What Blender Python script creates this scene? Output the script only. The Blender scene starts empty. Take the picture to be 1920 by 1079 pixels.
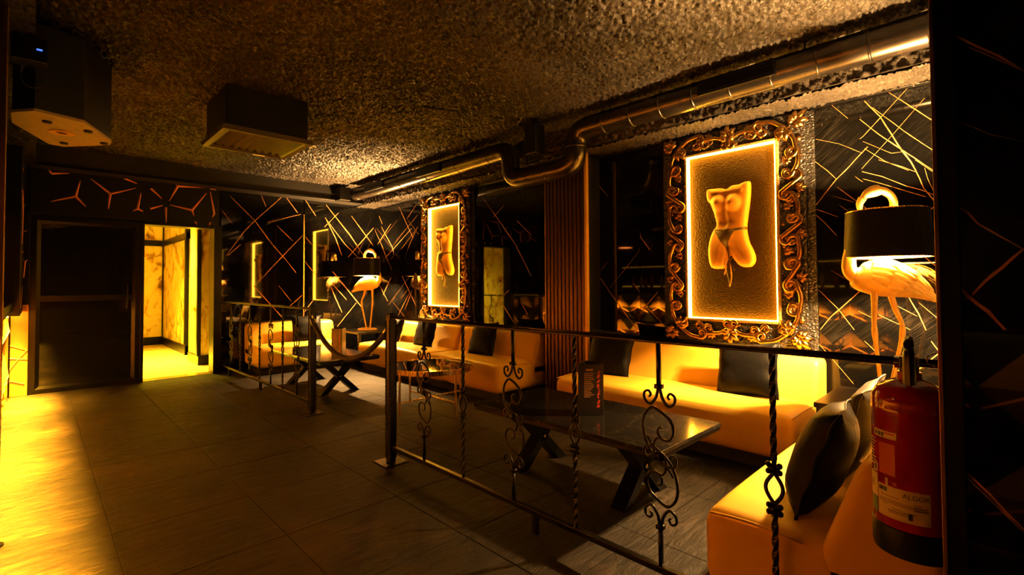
import bpy, bmesh, math, random
from mathutils import Vector, Matrix
random.seed(7)
SC = bpy.context.scene
COL = SC.collection
PI = math.pi

# ---------------------------------------------------------------- camera
FPX, YAW, PITCH, ROLL, CYP = 912.71, math.radians(44.35), math.radians(1.41), math.radians(-0.32), 510.64
_F = Vector((math.sin(YAW)*math.cos(PITCH), math.cos(YAW)*math.cos(PITCH), math.sin(PITCH)))
_R0 = Vector((math.cos(YAW), -math.sin(YAW), 0))
_U0 = _R0.cross(_F)
_R = _R0*math.cos(ROLL) + _U0*math.sin(ROLL)
_U = _R.cross(_F)
cam = bpy.data.cameras.new('camera')
cam.sensor_fit = 'HORIZONTAL'; cam.sensor_width = 36.0
cam.lens = FPX/1920*36.0
cam.shift_y = -(539.5-CYP)/1920
cam.clip_start = 0.02
camo = bpy.data.objects.new('camera', cam)
COL.objects.link(camo)
M = Matrix((_R, _U, -_F)).transposed().to_4x4()
M.translation = (0, 0, 1.2)
camo.matrix_world = M
SC.camera = camo

# ---------------------------------------------------------------- world, exposure
w = bpy.data.worlds.new('world'); SC.world = w; w.use_nodes = True
bg = w.node_tree.nodes['Background']
bg.inputs[0].default_value = (1.0, 0.5, 0.2, 1); bg.inputs[1].default_value = 0.0
vs = SC.view_settings
vs.view_transform = 'Standard'; vs.look = 'None'; vs.gamma = 1.0; vs.use_curve_mapping = False
vs.exposure = 0.45

LED = (1.0, 0.42, 0.020)      # amber LED tape
BULB = (1.0, 0.52, 0.16)      # warm bulbs in the flamingo lamps
LED_FRAME, LED_BAR, BULB_W = 58.0, 25.0, 2100.0

# ---------------------------------------------------------------- materials
def nodes(name):
    m = bpy.data.materials.new(name); m.use_nodes = True
    nt = m.node_tree
    return m, nt, nt.nodes['Principled BSDF']

def setc(b, base, rough=.5, metal=0, spec=.5, coat=0, coatr=.05):
    b.inputs['Base Color'].default_value = (*base, 1)
    b.inputs['Roughness'].default_value = rough
    b.inputs['Metallic'].default_value = metal
    b.inputs['Specular IOR Level'].default_value = spec
    b.inputs['Coat Weight'].default_value = coat
    b.inputs['Coat Roughness'].default_value = coatr

def coords(nt, scale=(1, 1, 1), kind='Object', rot=(0, 0, 0)):
    tc = nt.nodes.new('ShaderNodeTexCoord'); mp = nt.nodes.new('ShaderNodeMapping')
    mp.inputs['Scale'].default_value = scale; mp.inputs['Rotation'].default_value = rot
    if kind == 'World':
        g = nt.nodes.new('ShaderNodeNewGeometry'); nt.links.new(g.outputs['Position'], mp.inputs['Vector'])
    else:
        nt.links.new(tc.outputs[kind], mp.inputs['Vector'])
    return mp.outputs['Vector']

def noise(nt, vec, scale, detail=4, rough=.55, dist=0):
    n = nt.nodes.new('ShaderNodeTexNoise')
    n.inputs['Scale'].default_value = scale; n.inputs['Detail'].default_value = detail
    n.inputs['Roughness'].default_value = rough; n.inputs['Distortion'].default_value = dist
    nt.links.new(vec, n.inputs['Vector'])
    return n.outputs['Fac']

def ramp(nt, fac, stops):
    r = nt.nodes.new('ShaderNodeValToRGB')
    e = r.color_ramp.elements
    while len(e) < len(stops): e.new(.5)
    for k, (p, c) in enumerate(stops):
        e[k].position = p; e[k].color = (*c, 1)
    nt.links.new(fac, r.inputs['Fac'])
    return r.outputs['Color']

def bump(nt, b, h, strength, dist):
    n = nt.nodes.new('ShaderNodeBump')
    n.inputs['Strength'].default_value = strength; n.inputs['Distance'].default_value = dist
    nt.links.new(h, n.inputs['Height']); nt.links.new(n.outputs['Normal'], b.inputs['Normal'])

MAT = {}
def plain(name, base, rough=.5, metal=0, spec=.5, coat=0, bmp=None, vary=None):
    m, nt, b = nodes(name); setc(b, base, rough, metal, spec, coat)
    v = coords(nt)
    if vary is None: vary = (6, .12)
    lo = tuple(c*(1-vary[1]) for c in base); hi = tuple(min(1, c*(1+vary[1])) for c in base)
    nt.links.new(ramp(nt, noise(nt, v, vary[0]), [(.3, lo), (.7, hi)]), b.inputs['Base Color'])
    if bmp: bump(nt, b, noise(nt, v, bmp[0], 3), bmp[1], bmp[2])
    MAT[name] = m
    return m

def emit(name, col, strength, base=(.8, .6, .3)):
    m, nt, b = nodes(name); setc(b, base, .4)
    b.inputs['Emission Color'].default_value = (*col, 1); b.inputs['Emission Strength'].default_value = strength
    MAT[name] = m
    return m

def mk_marble():
    m, nt, b = nodes('black_marble'); setc(b, (.004, .0038, .0036), .03, 0, .5)
    v = coords(nt, (1, 1, 1), 'World')
    # faint brushed hatching that comes and goes through the stone
    v0 = coords(nt, (1, 1, 1), 'World', (math.radians(42), math.radians(42), 0))
    m2 = nt.nodes.new('ShaderNodeMapping'); m2.inputs['Scale'].default_value = (5, 5, 150); nt.links.new(v0, m2.inputs['Vector'])
    va = m2.outputs['Vector']
    mul = nt.nodes.new('ShaderNodeMath'); mul.operation = 'MULTIPLY'
    nt.links.new(noise(nt, va, 1.0, 2), mul.inputs[0]); nt.links.new(noise(nt, v, 2.6, 2), mul.inputs[1])
    nt.links.new(ramp(nt, mul.outputs[0], [(.25, (.0012, .0012, .0012)), (.34, (.0025, .0023, .002)), (.46, (.007, .006, .005))]), b.inputs['Base Color'])
    MAT['black_marble'] = m
def mk_ceiling():
    m, nt, b = nodes('rough_plaster'); setc(b, (.10, .09, .08), .36, 0, .18)
    v = coords(nt, (1, 1, 1), 'World')
    bump(nt, b, noise(nt, v, 170, 2), .6, .006)
    big = noise(nt, v, .9, 3)
    nt.links.new(ramp(nt, big, [(.35, (.012, .0106, .0092)), (.7, (.052, .046, .04))]), b.inputs['Base Color'])
    MAT['rough_plaster'] = m
def mk_floor():
    m, nt, b = nodes('slate_tile'); setc(b, (.05, .04, .032), .36, 0, .16)
    v = coords(nt, (1, 1, 1), 'World')
    vs_ = coords(nt, (1.2, 5, 1), 'World')
    n1 = noise(nt, vs_, 5, 8, .68, .8)
    n2 = noise(nt, v, 1.4, 3)
    mix = nt.nodes.new('ShaderNodeMath'); mix.operation = 'MULTIPLY'
    nt.links.new(n1, mix.inputs[0]); nt.links.new(n2, mix.inputs[1])
    nt.links.new(ramp(nt, mix.outputs[0], [(.12, (.0014, .001, .0006)), (.26, (.0075, .0054, .0033)), (.42, (.040, .028, .0185))]), b.inputs['Base Color'])
    nt.links.new(ramp(nt, n1, [(.3, (.42,)*3), (.7, (.62,)*3)]), b.inputs['Roughness'])
    bump(nt, b, n1, .9, .022)
    MAT['slate_tile'] = m
def mk_hammered(name, base, rough, scale, dist, metal=0, spec=.6):
    m, nt, b = nodes(name); setc(b, base, rough, metal, spec)
    v = coords(nt, (1, 1, 1.6), 'World')
    vo = nt.nodes.new('ShaderNodeTexVoronoi'); vo.feature = 'SMOOTH_F1'; vo.inputs['Scale'].default_value = scale
    nt.links.new(v, vo.inputs['Vector'])
    n = noise(nt, v, scale*.7, 2)
    ad = nt.nodes.new('ShaderNodeMath'); ad.operation = 'ADD'
    nt.links.new(vo.outputs['Distance'], ad.inputs[0]); nt.links.new(n, ad.inputs[1])
    bump(nt, b, ad.outputs[0], 1.0, dist)
    MAT[name] = m
def mk_leather():
    m, nt, b = nodes('cream_leather'); setc(b, (.82, .50, .06), .42, 0, .25)
    v = coords(nt)
    vo = nt.nodes.new('ShaderNodeTexVoronoi'); vo.inputs['Scale'].default_value = 260
    nt.links.new(v, vo.inputs['Vector'])
    bump(nt, b, vo.outputs['Distance'], .12, .001)
    nt.links.new(ramp(nt, noise(nt, v, 2.2), [(.3, (.76, .45, .045)), (.7, (.86, .53, .065))]), b.inputs['Base Color'])
    MAT['cream_leather'] = m
def mk_cloth(name, base, rough=.62):
    m, nt, b = nodes(name); setc(b, base, rough, 0, .07)
    b.inputs['Sheen Weight'].default_value = .02
    v = coords(nt)
    bump(nt, b, noise(nt, v, 9, 4), .6, .012)
    MAT[name] = m
def mk_brushed(name, base, rough=.3, metal=1, sc=(200, 200, 3)):
    m, nt, b = nodes(name); setc(b, base, rough, metal)
    v = coords(nt, sc)
    n = noise(nt, v, 1, 3)
    nt.links.new(ramp(nt, n, [(.3, tuple(c*.7 for c in base)), (.7, base)]), b.inputs['Base Color'])
    nt.links.new(ramp(nt, n, [(.2, (rough*.8,)*3), (.8, (min(1, rough*1.3),)*3)]), b.inputs['Roughness'])
    MAT[name] = m
def mk_onyx():
    m, nt, b = nodes('veined_onyx'); setc(b, (.8, .55, .2), .25)
    v = coords(nt, (1.2, 1.2, .8), 'World')
    n = noise(nt, v, 2.4, 9, .62, 1.6)
    nt.links.new(ramp(nt, n, [(.33, (.16, .06, .015)), (.42, (.6, .36, .1)), (.49, (.85, .68, .33)), (.66, (.92, .78, .42))]), b.inputs['Base Color'])
    MAT['veined_onyx'] = m
def mk_tabletop():
    m, nt, b = nodes('table_marble'); setc(b, (.02, .018, .016), .12, 0, .5)
    v = coords(nt, (1, 1, 1))
    n = noise(nt, v, 3.2, 6, .6, 2.2)
    a = nt.nodes.new('ShaderNodeMath'); a.operation = 'SUBTRACT'; a.inputs[1].default_value = .5
    nt.links.new(n, a.inputs[0])
    c = nt.nodes.new('ShaderNodeMath'); c.operation = 'ABSOLUTE'; nt.links.new(a.outputs[0], c.inputs[0])
    nt.links.new(ramp(nt, c.outputs[0], [(.0, (.06, .045, .025)), (.004, (.016, .013, .010)), (.02, (.009, .008, .007))]), b.inputs['Base Color'])
    MAT['table_marble'] = m

mk_marble(); mk_ceiling(); mk_floor(); mk_leather(); mk_onyx(); mk_tabletop()
mk_hammered('hammered_black', (.012, .011, .010), .3, 55, .012)
mk_hammered('hammered_bronze', (.024, .012, .0018), .5, 80, .004, 0, .1)
mk_hammered('lip_gold', (.5, .3, .09), .4, 75, .006, .3)
mk_cloth('black_satin', (.0018, .0018, .0018), .5)
plain('vein_gold', (.42, .17, .05), .4, .3, .5, vary=(14, .45))
plain('black_metal', (0.0048, 0.0044, 0.0040), .32, .6, .5, bmp=(60, .2, .002))
plain('wrought_iron', (0.0072, 0.0064, 0.0056), .34, .7, .5, bmp=(45, .4, .003))
plain('black_paint', (0.0022, 0.0021, 0.0020), .35, 0, .3)
plain('black_matte', (0.0048, 0.0044, 0.0040), .7, 0, .3)
plain('duct_black', (.075, .068, .062), .27, .9, .5, vary=(9, .2))
plain('black_plastic', (0.0028, 0.0028, 0.0028), .4, 0, .3, bmp=(80, .15, .002))
plain('grout', (.02, .017, .014), .8)
plain('carved_bronze', (.42, .23, .07), .24, 1.0, .5, vary=(22, .45), bmp=(40, .3, .004))
plain('gold_leaf', (.84, .50, .09), .38, .25, .5, vary=(18, .18), bmp=(70, .3, .003))
mk_brushed('brass', (.85, .55, .22), .26)
mk_brushed('bronze_slat', (.11, .055, .022), .32, .8)
plain('bar_bronze', (.40, .20, .06), .4, .3)
mk_cloth('grey_satin', (.05, .047, .044), .45)
mk_cloth('black_satin_shade', (.004, .0035, .003), .38)
plain('frame_grey', (.05, .042, .03), .45)
mk_brushed('bronze_post', (.40, .22, .09), .36)
plain('gold_edge', (.8, .45, .10), .4, .35)
plain('copper_inlay', (.85, .30, .11), .4, .35, .5)
plain('plaster_gold', (.44, .20, .04), .5, 0, .4, vary=(10, .1), bmp=(30, .15, .003))
plain('dark_ribbon', (.05, .028, .012), .5, 0, .5, bmp=(60, .5, .004))
plain('smoked_glass', (.004, .004, .004), .045, 0, .8)
plain('chrome', (.75, .72, .7), .18, 1)
plain('rope_velvet', (.012, .008, .008), .75)
plain('extinguisher_red', (.36, .006, .008), .17, 0, .5, coat=.6, vary=(3, .1))
plain('sticker_cream', (.72, .60, .40), .45)
plain('sticker_red', (.55, .06, .03), .45)
plain('sticker_green', (.05, .12, .06), .45)
plain('ink', (.02, .018, .016), .5)
plain('grey_board', (.42, .33, .22), .6, vary=(40, .15))
plain('shade_inner', (.85, .72, .5), .6)
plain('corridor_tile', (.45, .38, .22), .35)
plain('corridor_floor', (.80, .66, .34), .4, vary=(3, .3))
plain('menu_black', (.012, .010, .010), .3)
plain('menu_red', (.55, .05, .02), .4)
plain('menu_tan', (.45, .22, .08), .5)
plain('glass_bottle', (.20, .12, .03), .08, 0, .6, vary=(5, .5))
plain('bottle_red', (.30, .03, .02), .1)
plain('bottle_clear', (.55, .45, .25), .08)
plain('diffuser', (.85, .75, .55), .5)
emit('led_frame', LED, LED_FRAME)
emit('led_bar', LED, LED_BAR)
emit('bulb_glow', BULB, 40)
emit('blue_led', (.05, .15, 1.0), 1.6, (.02, .05, .3))
emit('downlight', (1, .42, .03), .55)
emit('red_pendant', (1.0, .22, .03), 30.0)
emit('shelf_led', LED, 3)

# ---------------------------------------------------------------- mesh helpers
class MB:
    def __init__(s): s.v = []; s.f = []
    def add(s, vs, fs):
        o = len(s.v); s.v += [tuple(p) for p in vs]; s.f += [tuple(i+o for i in f) for f in fs]; return s
    def box(s, x0, x1, y0, y1, z0, z1):
        v = [(x, y, z) for z in (z0, z1) for y in (y0, y1) for x in (x0, x1)]
        return s.add(v, [(0, 2, 3, 1), (4, 5, 7, 6), (0, 1, 5, 4), (2, 6, 7, 3), (0, 4, 6, 2), (1, 3, 7, 5)])
    def bbox(s, x0, x1, y0, y1, z0, z1, r=.004, seg=2):
        return s.rbox(x0, x1, y0, y1, z0, z1, r, seg)
    def rbox(s, x0, x1, y0, y1, z0, z1, r, seg=3, n=1, fn=None, uni=None):
        """rounded box: a grid box whose corners are pulled onto a radius"""
        r = min(r, (x1-x0)/2.001, (y1-y0)/2.001, (z1-z0)/2.001)
        def ticks(a, b):
            t = [a + r*(1-math.cos(k/seg*PI/2)) for k in range(seg)]
            m = max(1, n)
            mid = [a+r+(b-a-2*r)*k/m for k in range(m+1)]
            return t + mid + [b - r*(1-math.cos(k/seg*PI/2)) for k in range(seg-1, -1, -1)]
        T = [ticks(x0, x1), ticks(y0, y1), ticks(z0, z1)]
        idx = {}; vs = []; fs = []
        def vid(i, j, k):
            key = (i, j, k)
            if key not in idx:
                p = Vector((T[0][i], T[1][j], T[2][k]))
                q = Vector((min(max(p.x, x0+r), x1-r), min(max(p.y, y0+r), y1-r), min(max(p.z, z0+r), z1-r)))
                d = p-q
                if d.length > 1e-9: p = q + d.normalized()*r
                if fn: p = Vector(fn(p))
                idx[key] = len(vs); vs.append(tuple(p))
            return idx[key]
        L = [len(t)-1 for t in T]
        for i in range(L[0]):
            for j in range(L[1]):
                fs.append((vid(i, j, 0), vid(i, j+1, 0), vid(i+1, j+1, 0), vid(i+1, j, 0)))
                fs.append((vid(i, j, L[2]), vid(i+1, j, L[2]), vid(i+1, j+1, L[2]), vid(i, j+1, L[2])))
        for i in range(L[0]):
            for k in range(L[2]):
                fs.append((vid(i, 0, k), vid(i+1, 0, k), vid(i+1, 0, k+1), vid(i, 0, k+1)))
                fs.append((vid(i, L[1], k), vid(i, L[1], k+1), vid(i+1, L[1], k+1), vid(i+1, L[1], k)))
        for j in range(L[1]):
            for k in range(L[2]):
                fs.append((vid(0, j, k), vid(0, j, k+1), vid(0, j+1, k+1), vid(0, j+1, k)))
                fs.append((vid(L[0], j, k), vid(L[0], j+1, k), vid(L[0], j+1, k+1), vid(L[0], j, k+1)))
        return s.add(vs, fs)
    def tube(s, pts, r, n=8, cap=True, flat=1.0, up=None, twist=0, square=False):
        pts = [Vector(p) for p in pts]; m = len(pts)
        rad = r if callable(r) else (lambda t: r)
        vs = []; fs = []
        prev = Vector(up) if up else None
        for i, p in enumerate(pts):
            t = (pts[min(i+1, m-1)] - pts[max(i-1, 0)])
            if t.length < 1e-9: t = Vector((0, 0, 1))
            t.normalize()
            if prev is None:
                prev = Vector((0, 0, 1)) if abs(t.z) < .9 else Vector((1, 0, 0))
            a = prev - t*prev.dot(t)
            if a.length < 1e-6: a = t.orthogonal()
            a.normalize(); b = t.cross(a); prev = a
            rr = rad(i/(m-1) if m > 1 else 0)
            for k in range(n):
                an = 2*PI*k/n + (PI/4 if square else 0) + twist*i/(m-1)
                vs.append(p + a*(math.cos(an)*rr*flat) + b*(math.sin(an)*rr))
        for i in range(m-1):
            for k in range(n):
                fs.append((i*n+k, i*n+(k+1) % n, (i+1)*n+(k+1) % n, (i+1)*n+k))
        if cap:
            fs.append(tuple(range(n-1, -1, -1))); fs.append(tuple((m-1)*n+k for k in range(n)))
        return s.add(vs, fs)
    def lathe(s, prof, n=24, c=(0, 0, 0), a0=0, a1=2*PI, sx=1, sy=1):
        full = abs(a1-a0-2*PI) < 1e-6
        cols = n if full else n+1
        vs = []; fs = []
        for (r, z) in prof:
            for k in range(cols):
                a = a0+(a1-a0)*k/n
                vs.append((c[0]+r*math.cos(a)*sx, c[1]+r*math.sin(a)*sy, c[2]+z))
        for i in range(len(prof)-1):
            for k in range(n):
                k2 = (k+1) % cols
                fs.append((i*cols+k, i*cols+k2, (i+1)*cols+k2, (i+1)*cols+k))
        return s.add(vs, fs)
    def prism(s, poly, z0, z1, fn=None):
        n = len(poly)
        vs = [(x, y, z0) for x, y in poly] + [(x, y, z1) for x, y in poly]
        if fn: vs = [fn(*p) for p in vs]
        fs = [tuple(range(n-1, -1, -1)), tuple(range(n, 2*n))] + [(i, (i+1) % n, n+(i+1) % n, n+i) for i in range(n)]
        return s.add(vs, fs)
    def loft(s, rings, cap=True):
        n = len(rings[0]); vs = [p for r in rings for p in r]; fs = []
        for i in range(len(rings)-1):
            for k in range(n):
                fs.append((i*n+k, i*n+(k+1) % n, (i+1)*n+(k+1) % n, (i+1)*n+k))
        if cap:
            fs.append(tuple(range(n-1, -1, -1))); fs.append(tuple((len(rings)-1)*n+k for k in range(n)))
        return s.add(vs, fs)
    def ellipsoid(s, c, r, n=12, m=8, fn=None):
        vs = []; fs = []
        for i in range(m+1):
            th = PI*i/m
            for k in range(n):
                a = 2*PI*k/n
                p = (c[0]+r[0]*math.sin(th)*math.cos(a), c[1]+r[1]*math.sin(th)*math.sin(a), c[2]+r[2]*math.cos(th))
                vs.append(fn(p) if fn else p)
        for i in range(m):
            for k in range(n):
                fs.append((i*n+k, (i+1)*n+k, (i+1)*n+(k+1) % n, i*n+(k+1) % n))
        return s.add(vs, fs)
    def mesh(s, name):
        me = bpy.data.meshes.new(name); me.from_pydata(s.v, [], s.f)
        bm = bmesh.new(); bm.from_mesh(me)
        bmesh.ops.remove_doubles(bm, verts=bm.verts, dist=1e-6)
        bmesh.ops.recalc_face_normals(bm, faces=bm.faces)
        bm.to_mesh(me); bm.free()
        return me

def obj(name, mb, mat, parent=None, smooth=None, loc=None, rot=None, matrix=None):
    me = mb.mesh(name) if isinstance(mb, MB) else mb
    if mat is not None and not me.materials: me.materials.append(MAT[mat])
    if isinstance(mb, MB) and smooth:
        me.shade_smooth()
        if smooth is not True: me.set_sharp_from_angle(angle=math.radians(smooth))
    o = bpy.data.objects.new(name, me); COL.objects.link(o)
    if parent: o.parent = parent
    if matrix is not None: o.matrix_local = matrix
    if loc: o.location = loc
    if rot: o.rotation_euler = rot
    return o
def tag(o, label=None, cat=None, group=None, kind=None):
    if label: o['label'] = label
    if cat: o['category'] = cat
    if group: o['group'] = group
    if kind: o['kind'] = kind
    return o
def thing(name, label, cat, loc=(0, 0, 0), rz=0, group=None, matrix=None):
    o = bpy.data.objects.new(name, None); COL.objects.link(o)
    o.empty_display_size = .1
    if matrix is not None: o.matrix_world = matrix
    else: o.location = loc; o.rotation_euler = (0, 0, rz)
    return tag(o, label, cat, group)
def copy_tree(o, parent=None):
    c = o.copy(); COL.objects.link(c); c.parent = parent
    for ch in list(o.children): copy_tree(ch, c)
    return c
def struct(name, mb, mat, parent=None, smooth=None):
    o = obj(name, mb, mat, parent, smooth)
    if parent is None: o['kind'] = 'structure'
    return o

# ================================================================ traced marble veins, wall coordinates (along the wall, height)
VR=[(5,[(0.555,2.505),(0.306,2.225)]),(4,[(0.457,2.503),(0.606,2.342),(0.708,2.232),(0.727,2.219)]),(7,[(0.694,2.483),(0.606,2.347),(0.547,2.212),(0.506,2.117),(0.45,2.009),(0.423,1.941),(0.385,1.818),(0.328,1.716)]),(4,[(0.649,2.425),(0.479,2.219),(0.307,2.029)]),(5,[(0.724,2.36),(0.617,2.228),(0.465,2.065),(0.339,1.931)]),(5,[(1.009,2.113),(0.929,2.028),(0.875,1.958)]),(6,[(0.682,2.153),(0.757,2.076),(0.816,2.009),(0.875,1.953),(0.916,1.9),(1.01,1.777)]),(2,[(0.708,2.198),(0.55,2.082),(0.49,2.081)]),(3,[(0.7,2.145),(0.586,2.034),(0.46,1.948)]),(2,[(1.001,2.279),(0.851,2.211),(0.71,2.114)]),(2,[(0.369,2.414),(0.539,2.21),(0.721,2.003)]),(3,[(0.89,2.507),(0.794,2.383)]),(3,[(0.621,2.05),(0.492,1.978),(0.427,1.934)]),(3,[(0.425,2.014),(0.309,1.888)]),(4,[(0.717,1.984),(0.605,1.932),(0.478,1.847),(0.397,1.808),(0.311,1.75)]),(3,[(0.76,1.957),(0.714,1.91)]),(3,[(0.714,1.932),(0.624,1.89),(0.495,1.822),(0.374,1.758)]),(3,[(0.378,1.952),(0.364,1.876),(0.33,1.773)]),(5,[(0.871,1.899),(0.763,1.787),(0.681,1.704)]),(2,[(0.907,1.84),(0.763,1.77)]),(3,[(0.859,1.764),(0.798,1.705)]),(2,[(1.011,1.753),(0.871,1.679)]),(5,[(1.011,1.711),(0.951,1.64),(0.878,1.54)]),(5,[(0.312,1.719),(0.372,1.648)]),(5,[(1.016,1.159),(0.922,1.054),(0.874,0.998),(0.785,0.86)]),(6,[(0.752,1.131),(0.864,1.01),(0.924,0.95),(0.996,0.847)]),(2,[(0.918,1.287),(0.793,1.199)]),(4,[(0.449,1.233),(0.31,1.073)]),(6,[(0.477,1.096),(0.43,0.992),(0.392,0.881)]),(3,[(0.428,1.065),(0.309,0.936)]),(3,[(0.545,1.041),(0.434,0.971)]),(2,[(0.759,0.996),(0.678,0.949)]),(3,[(0.642,0.973),(0.473,0.88)]),(4,[(0.398,1.373),(0.31,1.272)]),(4,[(1.019,0.755),(0.929,0.647),(0.797,0.475)]),(3,[(0.726,0.785),(0.656,0.708)]),(6,[(0.309,0.762),(0.479,0.573)]),(5,[(0.369,0.813),(0.313,0.716)]),(5,[(4.83,2.348),(4.525,2.026),(4.214,1.685),(3.952,1.294)]),(6,[(4.591,1.102),(4.222,0.701)]),(4,[(4.185,1.972),(3.948,1.78)]),(4,[(4.112,0.973),(4.008,0.825)]),(3,[(4.407,2.193),(4.615,2.055)]),(3,[(4.33,1.124),(4.533,0.983)]),(5,[(2.606,1.788),(2.455,1.602),(2.393,1.518)]),(5,[(3.039,1.35),(2.845,1.104),(2.662,0.89),(2.532,0.744)]),(4,[(2.58,1.203),(2.494,1.107)]),(3,[(2.877,1.427),(2.952,1.338)]),(4,[(2.316,1.118),(2.443,0.985),(2.552,0.857),(2.642,0.74)]),(4,[(2.422,0.957),(2.28,0.832)]),(2,[(2.845,1.164),(2.634,1.379),(2.478,1.546)]),(4,[(3.037,2.296),(2.862,2.094)]),(5,[(7.521,2.379),(7.414,2.233)]),(6,[(7.44,2.182),(7.081,1.811),(7.031,1.679)]),(6,[(7.131,2.207),(7.573,1.894)]),(6,[(7.683,2.175),(7.44,1.886),(7.283,1.664),(7.105,1.448)]),(4,[(6.515,2.075),(7.283,1.664)]),(4,[(6.886,2.466),(6.47,1.924)]),(6,[(7.13,1.318),(7.385,1.028)]),(5,[(7.545,1.242),(7.23,0.925)]),(4,[(6.56,1.088),(6.933,0.676)]),(4,[(6.79,1.339),(6.384,0.87)]),(3,[(6.381,2.431),(6.651,2.238)])]
VB=[(6,[(1.932,2.472),(2.264,2.143),(2.505,1.81),(2.687,1.604),(2.851,1.391)]),(6,[(2.636,2.535),(2.264,2.143),(2.139,1.996),(1.9,1.623)]),(7,[(2.705,2.532),(2.87,2.319)]),(7,[(2.99,2.529),(3.152,2.296)]),(5,[(2.57,2.099),(2.801,1.875)]),(6,[(2.956,1.982),(2.641,1.627),(2.291,1.223)]),(8,[(3.317,2.49),(3.721,2.033),(4.006,1.647)]),(6,[(3.318,2.261),(3.638,1.871),(3.89,1.643)]),(5,[(3.528,2.384),(3.292,2.131)]),(7,[(3.305,2.285),(3.476,1.965),(3.585,1.685)]),(7,[(4.152,2.185),(3.694,1.663)]),(6,[(3.748,2.352),(4.153,1.87)]),(7,[(2.249,1.2),(2.466,0.942),(2.669,0.698)]),(4,[(2.598,1.198),(2.783,0.956)]),(5,[(3.12,0.971),(2.974,0.779)]),(5,[(2.948,1.049),(2.737,0.861)]),(5,[(2.97,1.589),(3.169,1.345)]),(8,[(3.425,1.423),(3.921,0.843)]),(6,[(3.426,1.219),(3.668,0.957)]),(6,[(3.835,0.899),(3.508,0.524)]),(7,[(3.4,1.168),(3.587,0.752)]),(5,[(2.968,1.983),(3.091,1.841)]),(4,[(2.436,2.135),(2.918,2.299)]),(5,[(2.347,2.523),(2.413,2.367)]),(4,[(1.816,2.281),(1.975,2.073)]),(4,[(2.079,1.788),(1.919,1.624)])]
VP=[(3,[(0.087,1.37),(0.06,1.346),(0.044,1.32),(0.014,1.293),(-0.021,1.262)]),(5,[(-0.021,1.265),(0.011,1.228),(0.037,1.2),(0.056,1.172)]),(6,[(0.089,1.209),(0.064,1.17),(0.033,1.138),(0.009,1.102)]),(2,[(0.056,1.168),(0.079,1.156),(0.088,1.141)]),(4,[(0.093,1.747),(0.062,1.717),(0.036,1.689),(0.006,1.66),(-0.028,1.618)]),(2,[(0.05,1.694),(0.006,1.652),(-0.028,1.618)]),(1,[(0.095,1.561),(0.056,1.531),(0.023,1.503),(-0.025,1.478)]),(4,[(0.092,0.819),(0.062,0.789),(0.039,0.765),(0.014,0.734),(-0.009,0.709)]),(2,[(0.082,0.798),(0.043,0.759),(-0.008,0.704)])]
TORSO=[(0.2,2.013),(0.194,1.904),(0.16,1.873),(0.132,1.778),(0.109,1.681),(0.146,1.647),(0.182,1.557),(0.193,1.45),(0.175,1.325),(0.11,1.317),(0.046,1.322),(0.022,1.419),(-0.001,1.429),(-0.03,1.382),(-0.072,1.333),(-0.126,1.325),(-0.169,1.332),(-0.196,1.382),(-0.183,1.449),(-0.145,1.524),(-0.13,1.603),(-0.126,1.649),(-0.138,1.749),(-0.156,1.86),(-0.167,2.01),(-0.148,2.035),(-0.11,2.027),(-0.083,2.015),(-0.016,2.016),(0.028,1.983),(0.078,2.007),(0.134,2.008)]
HX=[[(0.11,2.496),(0.26,2.519)],[(0.11,2.496),(0.084,2.532)],[(0.317,2.256),(0.107,2.174)],[(0.317,2.256),(0.354,2.449)],[(0.317,2.256),(0.409,2.145)],[(0.631,2.327),(0.448,2.485)],[(0.631,2.327),(0.88,2.431)],[(0.631,2.327),(0.614,2.143)],[(0.76,2.542),(0.888,2.488)],[(0.898,2.173),(0.929,2.376)],[(0.898,2.173),(0.852,2.138)],[(0.898,2.173),(0.954,2.142)],[(1.031,2.446),(1.148,2.328)],[(1.025,2.186),(1.157,2.243)],[(1.317,2.515),(1.632,2.537)],[(1.317,2.515),(1.224,2.306)],[(1.317,2.515),(1.291,2.543)],[(1.479,2.213),(1.233,2.256)],[(1.479,2.213),(1.642,2.463)],[(1.479,2.213),(1.501,2.136)],[(1.191,2.22),(1.193,2.025)],[(1.517,2.063),(1.535,2.022)],[(1.692,2.068),(1.678,2.023)],[(1.738,2.191),(1.689,2.49)],[(1.738,2.191),(1.714,2.141)],[(1.688,2.534),(1.755,2.525)]]


XW, YB, ZC, ZS = 4.18, 7.66, 2.78, 2.53

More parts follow.
